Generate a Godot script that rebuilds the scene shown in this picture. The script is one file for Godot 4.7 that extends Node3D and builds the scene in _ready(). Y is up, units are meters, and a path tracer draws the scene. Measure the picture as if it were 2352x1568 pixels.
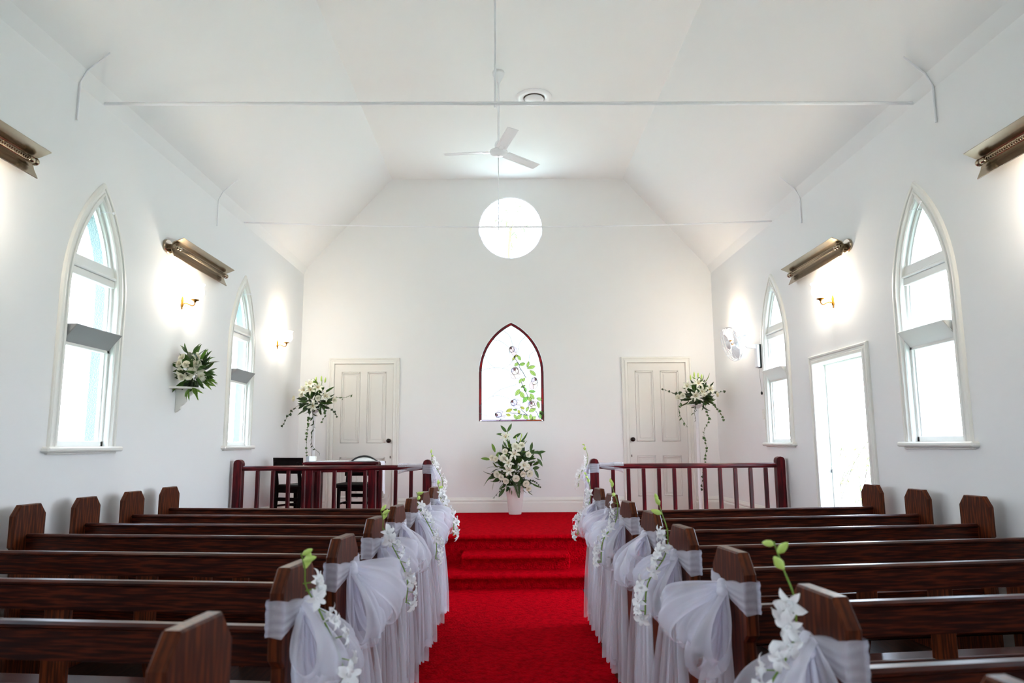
extends Node3D
# A small white wedding chapel: pews either side of a red carpet, tulle bows, altar platform, lancet windows.
# World: origin on the nave floor under the camera, y up, -z towards the altar wall. Units metres.

const XL := -2.946
const XR := 3.058
const ZB := -10.23
const ZR := 3.6
const YW := 3.89
const YT := 5.356
const TL := -1.678
const TR := 1.792
const PF := 0.455
const WT := 0.14

var M := {}
var rng := RandomNumberGenerator.new()
var taken := {}


func _ready() -> void:
	rng.seed = 7
	# ---- camera
	var cam = Camera3D.new()
	cam.name = "camera"
	var lens = CameraAttributesPhysical.new()
	lens.frustum_focal_length = 24.948
	lens.frustum_focus_distance = 6.5
	lens.exposure_aperture = 3.6
	cam.attributes = lens
	cam.transform = Transform3D(Basis(Vector3(0.999934, -0.005777, 0.009886), Vector3(0.004304, 0.989718, 0.142967), Vector3(-0.01061, -0.142915, 0.989678)).orthonormalized(), Vector3(0, 1.405, 0))
	cam.fov = 51.37
	cam.near = 0.05
	cam.far = 200.0
	add_child(cam)
	cam.current = true
	# ---- sky and exposure
	var world = WorldEnvironment.new()
	world.name = "world_environment"
	var env = Environment.new()
	var sky_mat = ProceduralSkyMaterial.new()
	sky_mat.sky_top_color = Color(0.80, 0.89, 1.0)
	sky_mat.sky_horizon_color = Color(0.92, 0.96, 1.0)
	sky_mat.ground_horizon_color = Color(0.90, 0.93, 0.92)
	sky_mat.ground_bottom_color = Color(0.80, 0.83, 0.80)
	sky_mat.sky_energy_multiplier = 1.0
	var sky = Sky.new()
	sky.sky_material = sky_mat
	env.background_mode = Environment.BG_SKY
	env.sky = sky
	env.background_energy_multiplier = SKY
	env.tonemap_mode = Environment.TONE_MAPPER_LINEAR
	env.tonemap_exposure = EXPOSURE
	env.sdfgi_enabled = true
	env.ssao_enabled = true
	env.ssil_enabled = true
	world.environment = env
	add_child(world)
	materials()
	room()
	steps()
	pews()
	altar_rails()
	lamps_and_heaters()
	ceiling_things()
	wall_things()
	table_and_chairs()
	flowers()
	bows()
	outdoors()


const SKY := 2.55
const EXPOSURE := 7.7


# ------------------------------------------------------------------ helpers
func tool() -> SurfaceTool:
	var s = SurfaceTool.new()
	s.begin(Mesh.PRIMITIVE_TRIANGLES)
	return s


func made(s: SurfaceTool) -> ArrayMesh:
	s.generate_normals()
	s.index()
	return s.commit()


func tri(s: SurfaceTool, a: Vector3, b: Vector3, c: Vector3) -> void:  # counter-clockwise from outside
	s.add_vertex(a)
	s.add_vertex(c)
	s.add_vertex(b)


func quad(s: SurfaceTool, a: Vector3, b: Vector3, c: Vector3, d: Vector3) -> void:
	tri(s, a, b, c)
	tri(s, a, c, d)


func numbered(called: String) -> String:
	var n: int = taken.get(called, 0)
	taken[called] = n + 1
	return called if n == 0 else "%s_%03d" % [called, n]


func part(called: String, m: Mesh, mat: Material, parent: Node3D, xf := Transform3D()) -> MeshInstance3D:
	var o = MeshInstance3D.new()
	o.name = called
	o.mesh = m
	o.material_override = mat
	o.transform = xf
	parent.add_child(o, true)
	return o


func tag(o: Node3D, label: String, category := "", group := "", kind := "") -> void:
	if label:
		o.set_meta("label", label)
	if category:
		o.set_meta("category", category)
	if group:
		o.set_meta("group", group)
	if kind:
		o.set_meta("kind", kind)


func thing(called: String, label: String, category: String, at := Vector3.ZERO, turn := 0.0, group := "") -> Node3D:
	var o = Node3D.new()
	o.name = numbered(called)
	o.position = at
	o.rotation.y = turn
	add_child(o)
	tag(o, label, category, group)
	return o


func single(called: String, m: Mesh, mat: Material, label: String, category: String, at := Vector3.ZERO, turn := 0.0, group := "") -> MeshInstance3D:
	var o = part(numbered(called), m, mat, self)
	o.position = at
	o.rotation.y = turn
	tag(o, label, category, group)
	return o


func structure(called: String, label := "") -> Node3D:
	var o = Node3D.new()
	o.name = called
	add_child(o)
	tag(o, label, "", "", "structure")
	return o


func solid(called: String, m: Mesh, mat: Material, label := "") -> MeshInstance3D:
	var o = part(called, m, mat, self)
	tag(o, label, "", "", "structure")
	return o


func copy_of(o: Node3D, label: String, at: Vector3, turn := 0.0) -> Node3D:
	var c: Node3D = o.duplicate()
	c.name = numbered(str(o.name).split("_0")[0])
	add_child(c)
	c.position = at
	c.rotation.y = turn
	c.set_meta("label", label)
	return c


func bx(s: SurfaceTool, c: Vector3, size: Vector3, bev := 0.004, xf := Transform3D()) -> void:  # box with chamfered edges
	s.set_smooth_group(-1)
	var h = size * 0.5
	var b: float = minf(bev, minf(h.x, minf(h.y, h.z)) * 0.6)
	var k = {}
	for i in [-1, 1]:
		for j in [-1, 1]:
			for l in [-1, 1]:
				var d = Vector3(i, j, l)
				for ax in 3:
					var p = d * h
					for o in 3:
						if o != ax:
							p[o] -= d[o] * b
					k[[i, j, l, ax]] = xf * (c + p)
	for ax in 3:
		var u = (ax + 1) % 3
		var v = (ax + 2) % 3
		for sg in [-1, 1]:
			var q = []
			for e in [[-1, -1], [1, -1], [1, 1], [-1, 1]]:
				var key = [0, 0, 0, ax]
				key[ax] = sg
				key[u] = e[0]
				key[v] = e[1]
				q.append(k[key])
			if sg > 0:
				quad(s, q[0], q[1], q[2], q[3])
			else:
				quad(s, q[3], q[2], q[1], q[0])
		for e in [[-1, -1], [1, -1], [1, 1], [-1, 1]]:
			var a0 = [0, 0, 0, u]
			a0[ax] = -1
			a0[u] = e[0]
			a0[v] = e[1]
			var a1 = a0.duplicate()
			a1[ax] = 1
			var b0 = a0.duplicate()
			b0[3] = v
			var b1 = a1.duplicate()
			b1[3] = v
			if e[0] * e[1] > 0:
				quad(s, k[a0], k[b0], k[b1], k[a1])
			else:
				quad(s, k[a1], k[b1], k[b0], k[a0])
	for i in [-1, 1]:
		for j in [-1, 1]:
			for l in [-1, 1]:
				if i * j * l > 0:
					tri(s, k[[i, j, l, 0]], k[[i, j, l, 1]], k[[i, j, l, 2]])
				else:
					tri(s, k[[i, j, l, 2]], k[[i, j, l, 1]], k[[i, j, l, 0]])


func box_mesh(c: Vector3, size: Vector3, bev := 0.004) -> ArrayMesh:
	var s = tool()
	bx(s, c, size, bev)
	return made(s)


func inset(p: PackedVector2Array, d: float) -> PackedVector2Array:
	var r = PackedVector2Array()
	var n = p.size()
	for i in n:
		var e0: Vector2 = (p[i] - p[(i + n - 1) % n]).normalized()
		var e1: Vector2 = (p[(i + 1) % n] - p[i]).normalized()
		var n0 = Vector2(-e0.y, e0.x)
		var n1 = Vector2(-e1.y, e1.x)
		var m = n0 + n1
		r.append(p[i] + m * (d / maxf(0.35, 1.0 + n0.dot(n1))))
	return r


# a polygon (counter-clockwise in x, y) pushed along +z by depth, edges chamfered, placed by xf
func prism(s: SurfaceTool, poly: PackedVector2Array, depth: float, xf := Transform3D(), bev := 0.0) -> void:
	s.set_smooth_group(-1)
	if Geometry2D.is_polygon_clockwise(poly):
		poly.reverse()
	var n = poly.size()
	var cap = inset(poly, bev) if bev > 0.0 else poly
	var t = Geometry2D.triangulate_polygon(cap)
	for i in range(0, t.size(), 3):
		var q = [cap[t[i]], cap[t[i + 1]], cap[t[i + 2]]]
		if (q[1] - q[0]).cross(q[2] - q[0]) < 0.0:
			q = [q[0], q[2], q[1]]
		tri(s, xf * Vector3(q[0].x, q[0].y, depth), xf * Vector3(q[1].x, q[1].y, depth), xf * Vector3(q[2].x, q[2].y, depth))
		tri(s, xf * Vector3(q[2].x, q[2].y, 0), xf * Vector3(q[1].x, q[1].y, 0), xf * Vector3(q[0].x, q[0].y, 0))
	for i in n:
		var a = poly[i]
		var b = poly[(i + 1) % n]
		var ca = cap[i]
		var cb = cap[(i + 1) % n]
		quad(s, xf * Vector3(a.x, a.y, bev), xf * Vector3(b.x, b.y, bev), xf * Vector3(b.x, b.y, depth - bev), xf * Vector3(a.x, a.y, depth - bev))
		if bev > 0.0:
			quad(s, xf * Vector3(a.x, a.y, depth - bev), xf * Vector3(b.x, b.y, depth - bev), xf * Vector3(cb.x, cb.y, depth), xf * Vector3(ca.x, ca.y, depth))
			quad(s, xf * Vector3(b.x, b.y, bev), xf * Vector3(a.x, a.y, bev), xf * Vector3(ca.x, ca.y, 0), xf * Vector3(cb.x, cb.y, 0))


func v2(a: Array) -> PackedVector2Array:
	var r = PackedVector2Array()
	for i in range(0, a.size(), 2):
		r.append(Vector2(a[i], a[i + 1]))
	return r


# a profile (x, y) that runs along a path in a plane: pts with an outward direction each; used for architraves
func sweep(s: SurfaceTool, rings: Array, closed_profile := true, closed_path := false, smooth := false) -> void:
	s.set_smooth_group(0 if smooth else -1)
	var n: int = rings[0].size()
	var m = rings.size()
	for i in (m if closed_path else m - 1):
		var r0: PackedVector3Array = rings[i]
		var r1: PackedVector3Array = rings[(i + 1) % m]
		for j in (n if closed_profile else n - 1):
			quad(s, r0[j], r0[(j + 1) % n], r1[(j + 1) % n], r1[j])


func tube(s: SurfaceTool, pts: Array, radius, sides := 8, cap := true) -> void:
	s.set_smooth_group(0)
	var rings = []
	var n = pts.size()
	var up = Vector3(0.31, 0.87, 0.38).normalized()
	for i in n:
		var d: Vector3 = (pts[mini(i + 1, n - 1)] - pts[maxi(i - 1, 0)]).normalized()
		if absf(d.dot(up)) > 0.97:
			up = Vector3(0.9, 0.1, -0.4).normalized()
		var u = d.cross(up).normalized()
		var v = d.cross(u).normalized()
		up = v if i > 0 and false else up
		var r: float = radius[i] if radius is Array else radius
		var ring = PackedVector3Array()
		for k in sides:
			var a = TAU * k / sides
			ring.append(pts[i] + (u * cos(a) + v * sin(a)) * r)
		rings.append(ring)
	sweep(s, rings, true, false, true)
	if cap:
		s.set_smooth_group(-1)
		for e in [0, n - 1]:
			var ring: PackedVector3Array = rings[e]
			for k in range(1, sides - 1):
				if e == 0:
					tri(s, ring[0], ring[k + 1], ring[k])
				else:
					tri(s, ring[0], ring[k], ring[k + 1])


func lathe(s: SurfaceTool, prof: Array, sides := 20, xf := Transform3D(), smooth := true) -> void:  # prof: r, y, r, y ... from the bottom up on the outside
	s.set_smooth_group(0 if smooth else -1)
	for i in range(0, prof.size() - 2, 2):
		for k in sides:
			var a0 = TAU * k / sides
			var a1 = TAU * (k + 1) / sides
			var p = func(r: float, y: float, a: float) -> Vector3: return xf * Vector3(r * cos(a), y, -r * sin(a))
			var q0: Vector3 = p.call(prof[i], prof[i + 1], a0)
			var q1: Vector3 = p.call(prof[i], prof[i + 1], a1)
			var q2: Vector3 = p.call(prof[i + 2], prof[i + 3], a1)
			var q3: Vector3 = p.call(prof[i + 2], prof[i + 3], a0)
			if prof[i] > 0.0005:
				tri(s, q0, q1, q2)
			if prof[i + 2] > 0.0005:
				tri(s, q0, q2, q3)


func ball(s: SurfaceTool, c: Vector3, r: Vector3, n := 8) -> void:
	var prof = []
	for i in n + 1:
		var a = PI * i / n - PI / 2
		prof.append_array([cos(a) if i > 0 and i < n else 0.0, sin(a)])
	lathe(s, prof, n * 2, Transform3D(Basis.from_scale(r), c))


# a sheet: f.call(u, v) for u in 0..1 (rows) and v in 0..1 (columns)
func sheet(s: SurfaceTool, f: Callable, rows: int, cols: int, shade = null) -> void:
	s.set_smooth_group(0)
	for i in rows:
		for j in cols:
			var uv = [[i, j], [i + 1, j], [i + 1, j + 1], [i, j + 1]]
			var q = []
			var c = []
			for e in uv:
				q.append(f.call(float(e[0]) / rows, float(e[1]) / cols))
				if shade != null:
					c.append(shade.call(float(e[0]) / rows, float(e[1]) / cols))
			for e in [0, 2, 1, 0, 3, 2]:
				if shade != null:
					s.set_color(c[e])
				s.add_vertex(q[e])


func spline(pts: Array, per := 6) -> Array:  # Catmull-Rom through the points
	var r = []
	var n = pts.size()
	for i in n - 1:
		var p0: Vector3 = pts[maxi(i - 1, 0)]
		var p1: Vector3 = pts[i]
		var p2: Vector3 = pts[i + 1]
		var p3: Vector3 = pts[mini(i + 2, n - 1)]
		for k in per:
			r.append(p1.cubic_interpolate(p2, p0, p3, float(k) / per))
	r.append(pts[n - 1])
	return r


func facing(dir: Vector3, roll := 0.0) -> Basis:  # a basis whose +y runs along dir
	var y = dir.normalized()
	var x = y.cross(Vector3(0.13, 0.2, 0.97)).normalized()
	return Basis(x, y, x.cross(y)) * Basis(Vector3.UP, roll)


func noise(freq: float, seed_: int, octaves := 4) -> FastNoiseLite:
	var f = FastNoiseLite.new()
	f.noise_type = FastNoiseLite.TYPE_SIMPLEX_SMOOTH
	f.frequency = freq
	f.seed = seed_
	f.fractal_octaves = octaves
	return f


func noise_tex(freq: float, seed_: int, colors: Array, offsets: Array, size := 512, octaves := 4) -> NoiseTexture2D:
	var t = NoiseTexture2D.new()
	t.width = size
	t.height = size
	t.seamless = true
	t.noise = noise(freq, seed_, octaves)
	var g = Gradient.new()
	g.offsets = PackedFloat32Array(offsets)
	g.colors = PackedColorArray(colors)
	t.color_ramp = g
	return t


func bump_tex(freq: float, seed_: int, strength: float, size := 256, octaves := 3) -> NoiseTexture2D:
	var t = NoiseTexture2D.new()
	t.width = size
	t.height = size
	t.seamless = true
	t.as_normal_map = true
	t.bump_strength = strength
	t.noise = noise(freq, seed_, octaves)
	return t


func plain(c: Color, rough := 0.8, metal := 0.0) -> StandardMaterial3D:
	var m = StandardMaterial3D.new()
	m.albedo_color = c
	m.roughness = rough
	m.metallic = metal
	m.cull_mode = BaseMaterial3D.CULL_DISABLED
	return m


func thin(c: Color, through: Color, rough := 0.6) -> StandardMaterial3D:
	var m = plain(c, rough)
	m.backlight_enabled = true
	m.backlight = through
	return m


func grained(seed_: int, colors: Array, scale: Vector3, rough: float) -> StandardMaterial3D:
	var m = plain(Color.WHITE, rough)
	m.albedo_texture = noise_tex(0.012, seed_, colors, [0.25, 0.42, 0.55, 0.72])
	m.uv1_triplanar = true
	m.uv1_scale = scale
	m.uv1_triplanar_sharpness = 4.0
	return m


func ordinal(n: int) -> String:
	return ["first", "second", "third", "fourth", "fifth", "sixth", "seventh", "eighth", "ninth", "tenth", "eleventh", "twelfth", "thirteenth"][n]


# ------------------------------------------------------------------ materials
func materials() -> void:
	M.wall = plain(Color(0.937, 0.937, 0.94), 0.75)
	M.wall.normal_enabled = true
	M.wall.normal_texture = bump_tex(0.02, 3, 1.2)
	M.wall.normal_scale = 0.12
	M.wall.uv1_triplanar = true
	M.wall.uv1_world_triplanar = true
	M.wall.uv1_scale = Vector3(1.6, 1.6, 1.6)
	M.ceiling = plain(Color(0.94, 0.942, 0.945), 0.8)
	M.trim = plain(Color(0.92, 0.915, 0.895), 0.42)
	M.door = plain(Color(0.91, 0.90, 0.88), 0.45)
	M.metal_white = plain(Color(0.96, 0.96, 0.975), 0.35)
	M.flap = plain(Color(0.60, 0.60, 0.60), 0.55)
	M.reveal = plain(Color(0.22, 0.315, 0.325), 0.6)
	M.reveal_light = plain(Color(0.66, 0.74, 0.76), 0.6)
	M.pebble = plain(Color(0.80, 0.88, 0.90, 0.08), 0.17)
	M.pebble.transparency = BaseMaterial3D.TRANSPARENCY_ALPHA
	M.pebble.normal_enabled = true
	M.pebble.normal_texture = bump_tex(0.06, 21, 8.0)
	M.pebble.uv1_triplanar = true
	M.pebble.uv1_scale = Vector3(4, 4, 4)
	M.pane = plain(Color(0.95, 0.98, 1.0, 0.06), 0.08)
	M.pane.transparency = BaseMaterial3D.TRANSPARENCY_ALPHA
	var dark = [Color(0.150, 0.044, 0.028), Color(0.200, 0.066, 0.036), Color(0.250, 0.090, 0.044), Color(0.340, 0.135, 0.060)]
	M.wood_x = grained(11, dark, Vector3(0.7, 11, 11), 0.36)
	M.wood_y = grained(12, [Color(0.225, 0.095, 0.045), Color(0.275, 0.120, 0.055), Color(0.320, 0.145, 0.066), Color(0.40, 0.19, 0.085)], Vector3(10, 0.7, 10), 0.36)
	M.wood_seat = grained(13, dark, Vector3(0.5, 4, 6), 0.26)
	var maroon = [Color(0.19, 0.012, 0.04), Color(0.25, 0.020, 0.058), Color(0.30, 0.030, 0.070), Color(0.37, 0.050, 0.085)]
	M.maroon_x = grained(14, maroon, Vector3(0.5, 5, 5), 0.34)
	M.maroon_y = grained(15, maroon, Vector3(5, 0.5, 5), 0.34)
	M.black_wood = grained(16, [Color(0.02, 0.008, 0.010), Color(0.03, 0.012, 0.014), Color(0.04, 0.015, 0.016), Color(0.055, 0.02, 0.02)], Vector3(5, 0.8, 5), 0.5)
	M.black_wood.metallic_specular = 0.25
	for w in [M.wood_x, M.wood_y, M.maroon_x, M.maroon_y]:
		w.metallic_specular = 0.32
	M.carpet = plain(Color.WHITE, 0.95)
	M.carpet.albedo_texture = noise_tex(0.035, 31, [Color(0.60, 0.0, 0.055), Color(0.68, 0.002, 0.066), Color(0.71, 0.004, 0.070), Color(0.75, 0.008, 0.078)], [0.2, 0.42, 0.6, 0.85], 512, 5)
	M.carpet.uv1_triplanar = true
	M.carpet.uv1_world_triplanar = true
	M.carpet.uv1_scale = Vector3(0.8, 0.8, 0.8)
	M.carpet.normal_enabled = true
	M.carpet.normal_texture = bump_tex(0.22, 33, 6.0)
	M.carpet.normal_scale = 0.5
	M.carpet.metallic_specular = 0.08
	M.boards = grained(17, [Color(0.10, 0.055, 0.04), Color(0.16, 0.09, 0.06), Color(0.20, 0.11, 0.075), Color(0.25, 0.15, 0.10)], Vector3(5, 5, 0.5), 0.4)
	M.chrome = plain(Color(0.62, 0.56, 0.48), 0.24, 1.0)
	M.chrome_dark = plain(Color(0.30, 0.27, 0.24), 0.3, 1.0)
	M.coil = plain(Color(0.52, 0.48, 0.43), 0.4, 0.8)
	M.brass = plain(Color(0.62, 0.44, 0.17), 0.3, 1.0)
	M.black = plain(Color(0.03, 0.03, 0.03), 0.5)
	M.knob = plain(Color(0.13, 0.075, 0.05), 0.25, 0.4)
	M.shade = plain(Color(1, 0.96, 0.88), 0.5)
	M.shade.emission_enabled = true
	M.shade.emission = Color(1.0, 0.93, 0.80)
	M.shade.emission_energy_multiplier = 0.55
	M.ceramic = plain(Color(0.95, 0.965, 0.95), 0.35)
	M.petal = thin(Color(0.95, 0.95, 0.91), Color(0.7, 0.72, 0.6))
	M.cream = thin(Color(0.96, 0.955, 0.91), Color(0.6, 0.58, 0.45))
	M.orchid = thin(Color(0.95, 0.95, 0.95), Color(0.6, 0.6, 0.6))
	M.bud = thin(Color(0.80, 0.88, 0.50), Color(0.6, 0.7, 0.3))
	M.stamen = plain(Color(0.72, 0.60, 0.22), 0.7)
	M.stem = plain(Color(0.42, 0.55, 0.18), 0.6)
	M.twig = plain(Color(0.22, 0.16, 0.12), 0.8)
	M.leaf = thin(Color(0.13, 0.24, 0.09), Color(0.30, 0.45, 0.15), 0.42)
	M.leaf_dark = thin(Color(0.07, 0.15, 0.06), Color(0.2, 0.3, 0.1), 0.4)
	M.leaf_light = thin(Color(0.34, 0.46, 0.16), Color(0.45, 0.6, 0.2), 0.45)
	M.tulle = plain(Color(0.97, 0.965, 1.0, 0.80), 0.9)
	M.tulle.transparency = BaseMaterial3D.TRANSPARENCY_ALPHA
	M.tulle.backlight_enabled = true
	M.tulle.backlight = Color(0.7, 0.7, 0.74)
	M.tulle.vertex_color_use_as_albedo = true
	M.linen = plain(Color(0.90, 0.91, 0.95), 0.8)
	M.paper = plain(Color(0.93, 0.93, 0.90), 0.8)
	M.grass = plain(Color(0.74, 0.78, 0.68), 0.9)


# ------------------------------------------------------------------ room
func lancet(hw: float, rise: float, y0: float, ys: float, t: float, n := 12) -> PackedVector2Array:  # from the bottom left over the apex to the bottom right
	var big = (rise * rise + hw * hw) / (2.0 * hw)
	var r = big - t
	var a = acos((big - hw) / r)
	var left = PackedVector2Array([Vector2(-hw + t, y0)])
	for i in n + 1:
		var f = a * i / n
		left.append(Vector2(big - hw - r * cos(f), ys + r * sin(f)))
	var all = left.duplicate()
	for i in range(left.size() - 2, -1, -1):
		all.append(Vector2(-left[i].x, left[i].y))
	return all


func arch_sweep(s: SurfaceTool, hw: float, rise: float, y0: float, ys: float, prof: Array, smooth := false) -> void:  # prof: t, w, t, w ...
	var lines = []
	for i in range(0, prof.size(), 2):
		lines.append(lancet(hw, rise, y0, ys, prof[i]))
	var rings = []
	for k in lines[0].size():
		var ring = PackedVector3Array()
		for i in lines.size():
			ring.append(Vector3(lines[i][k].x, lines[i][k].y, prof[2 * i + 1]))
		rings.append(ring)
	sweep(s, rings, false, false, smooth)


const HW := 0.395
const RISE := 0.88
const YSILL := 1.405
const YSPR := 2.44
var window_mesh := {}


func window_parts() -> void:
	var s = tool()
	arch_sweep(s, HW, RISE, YSILL, YSPR, [0.0, -0.01, 0.0, 0.012, 0.006, 0.022, 0.022, 0.026, 0.030, 0.024, 0.034, 0.017, 0.052, 0.017, 0.056, 0.024, 0.068, 0.026, 0.074, 0.018, 0.080, 0.012, 0.096, 0.012, 0.104, 0.004, 0.104, -0.07])
	window_mesh.architrave = made(s)
	s = tool()
	bx(s, Vector3(0, YSILL - 0.019, 0.012), Vector3(2 * HW + 0.10, 0.038, 0.085), 0.012)
	bx(s, Vector3(0, YSILL - 0.045, 0.006), Vector3(2 * HW + 0.02, 0.014, 0.03), 0.004)
	window_mesh.sill = made(s)
	s = tool()
	arch_sweep(s, HW, RISE, YSILL, YSPR, [0.102, -0.025, 0.128, -0.025, 0.132, -0.032, 0.132, -0.038, 0.145, -0.040, 0.145, -0.065])
	bx(s, Vector3(0, YSILL + 0.018, -0.045), Vector3(2 * (HW - 0.10), 0.040, 0.04), 0.004)
	bx(s, Vector3(0, 2.105, -0.045), Vector3(2 * (HW - 0.10), 0.03, 0.04), 0.004)
	window_mesh.sash_frame = made(s)
	s = tool()
	bx(s, Vector3(0, 2.700, -0.036), Vector3(2 * (HW - 0.10), 0.066, 0.04), 0.004)
	bx(s, Vector3(0, 2.655, -0.022), Vector3(2 * (HW - 0.10), 0.022, 0.05), 0.006)
	bx(s, Vector3(0, 2.615, -0.036), Vector3(2 * (HW - 0.10), 0.055, 0.045), 0.005)
	window_mesh.transom = made(s)
	var w = HW - 0.145
	for b in [[YSILL + 0.03, 2.10], [2.11, 2.60]]:
		s = tool()
		s.set_smooth_group(-1)
		quad(s, Vector3(-w, b[0], 0), Vector3(w, b[0], 0), Vector3(w, b[1], 0), Vector3(-w, b[1], 0))
		window_mesh["pane%d" % int(b[0] * 10)] = made(s)
	s = tool()
	var top = PackedVector2Array([Vector2(-w + 0.012, 2.72)])
	for p in lancet(HW, RISE, YSILL, YSPR, 0.143):
		if p.y > 2.73:
			top.append(p)
	top.append(Vector2(w - 0.012, 2.72))
	var t = Geometry2D.triangulate_polygon(top)
	s.set_smooth_group(-1)
	for i in range(0, t.size(), 3):
		tri(s, Vector3(top[t[i]].x, top[t[i]].y, 0), Vector3(top[t[i + 1]].x, top[t[i + 1]].y, 0), Vector3(top[t[i + 2]].x, top[t[i + 2]].y, 0))
	window_mesh.top = made(s)
	s = tool()
	arch_sweep(s, HW, RISE, YSILL + 0.02, YSPR, [0.140, -0.066, 0.140, -0.140])
	quad(s, Vector3(-w, YSILL + 0.03, -0.140), Vector3(w, YSILL + 0.03, -0.140), Vector3(w, YSILL + 0.03, -0.066), Vector3(-w, YSILL + 0.03, -0.066))
	window_mesh.reveal = made(s)
	s = tool()
	var tilt = Transform3D(Basis(Vector3.RIGHT, 0.70), Vector3(0, 2.112, -0.030))
	bx(s, Vector3(0, 0.075, 0), Vector3(0.56, 0.15, 0.008), 0.002, tilt)
	for e in [-1, 1]:
		prism(s, v2([-0.03, 2.112, 0.067, 2.227, -0.03, 2.227]), 0.006, Transform3D(Basis(Vector3(0, 0, 1), Vector3(0, 1, 0), Vector3(-1, 0, 0)), Vector3(e * 0.28 + 0.003, 0, 0)))
	window_mesh.flap = made(s)
	s = tool()
	tube(s, [Vector3(-0.07, 3.11, 0.02), Vector3(-0.02, 3.12, 0.0), Vector3(0.03, 3.09, -0.02), Vector3(0.0, 3.10, 0.0), Vector3(0.10, 3.125, 0.03)], 0.003, 5)
	ball(s, Vector3(0.105, 3.125, 0.034), Vector3.ONE * 0.011, 5)
	window_mesh.latch = made(s)


func lancet_window(n: int, left: bool, z: float) -> void:
	var o = structure("window_%d" % n, "white lancet window of three panes in a moulded architrave, on the wall %s" % ("left of the pews" if left else "with the open door"))
	o.position = Vector3(XL if left else XR, 0, z)
	o.rotation.y = PI / 2 if left else -PI / 2
	part("architrave", window_mesh.architrave, M.trim, o)
	part("sill", window_mesh.sill, M.trim, o)
	part("sash_frame", window_mesh.sash_frame, M.trim, o)
	part("transom", window_mesh.transom, M.trim, o)
	var glass: Material = M.pebble
	for p in ["pane14", "pane21", "top"]:
		part("pane", window_mesh[p], glass, o, Transform3D(Basis(), Vector3(0, 0, -0.058)))
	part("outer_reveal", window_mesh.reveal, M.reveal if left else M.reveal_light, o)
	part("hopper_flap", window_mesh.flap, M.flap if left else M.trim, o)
	part("latch", window_mesh.latch, M.metal_white, o)


const WINDOWS := [-7.91, -5.03, -2.15]


func side_wall(called: String, x: float, door: bool) -> void:
	var s = tool()
	var xf = Transform3D(Basis(Vector3(0, 0, 1), Vector3(0, 1, 0), Vector3(-1, 0, 0)), Vector3(x, 0, 0))
	var at = ZB - 0.3
	var w = HW - 0.10
	var holes = []
	for z in WINDOWS:
		holes.append([z - w, z + w, "lancet"])
	if door:
		holes.append([-6.93, -5.96, "door"])
	holes.sort_custom(func(a, b): return a[0] < b[0])
	for h in holes:
		prism(s, v2([at, -0.3, h[0], -0.3, h[0], YW + 0.06, at, YW + 0.06]), WT, xf)
		if h[2] == "door":
			prism(s, v2([h[0], 2.16, h[1], 2.16, h[1], YW + 0.06, h[0], YW + 0.06]), WT, xf)
			prism(s, v2([h[0], -0.3, h[1], -0.3, h[1], 0.0, h[0], 0.0]), WT, xf)
		else:
			var zc: float = (h[0] + h[1]) / 2
			prism(s, v2([h[0], -0.3, h[1], -0.3, h[1], YSILL, h[0], YSILL]), WT, xf)
			var p = PackedVector2Array()
			for q in lancet(HW, RISE, YSILL, YSPR, 0.10):
				p.append(Vector2(q.x + zc, q.y))
			p.append(Vector2(h[1], YW + 0.06))
			p.append(Vector2(h[0], YW + 0.06))
			prism(s, p, WT, xf)
		at = h[1]
	prism(s, v2([at, -0.3, ZR + 0.2, -0.3, ZR + 0.2, YW + 0.06, at, YW + 0.06]), WT, xf)
	solid(called, made(s), M.wall, "white plastered side wall with lancet windows")


const CX := 0.097
const CY := 4.597
const CR := 0.477
const AHW := 0.468
const ARISE := 0.735
const AY0 := 1.728
const AYS := 2.43


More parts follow.
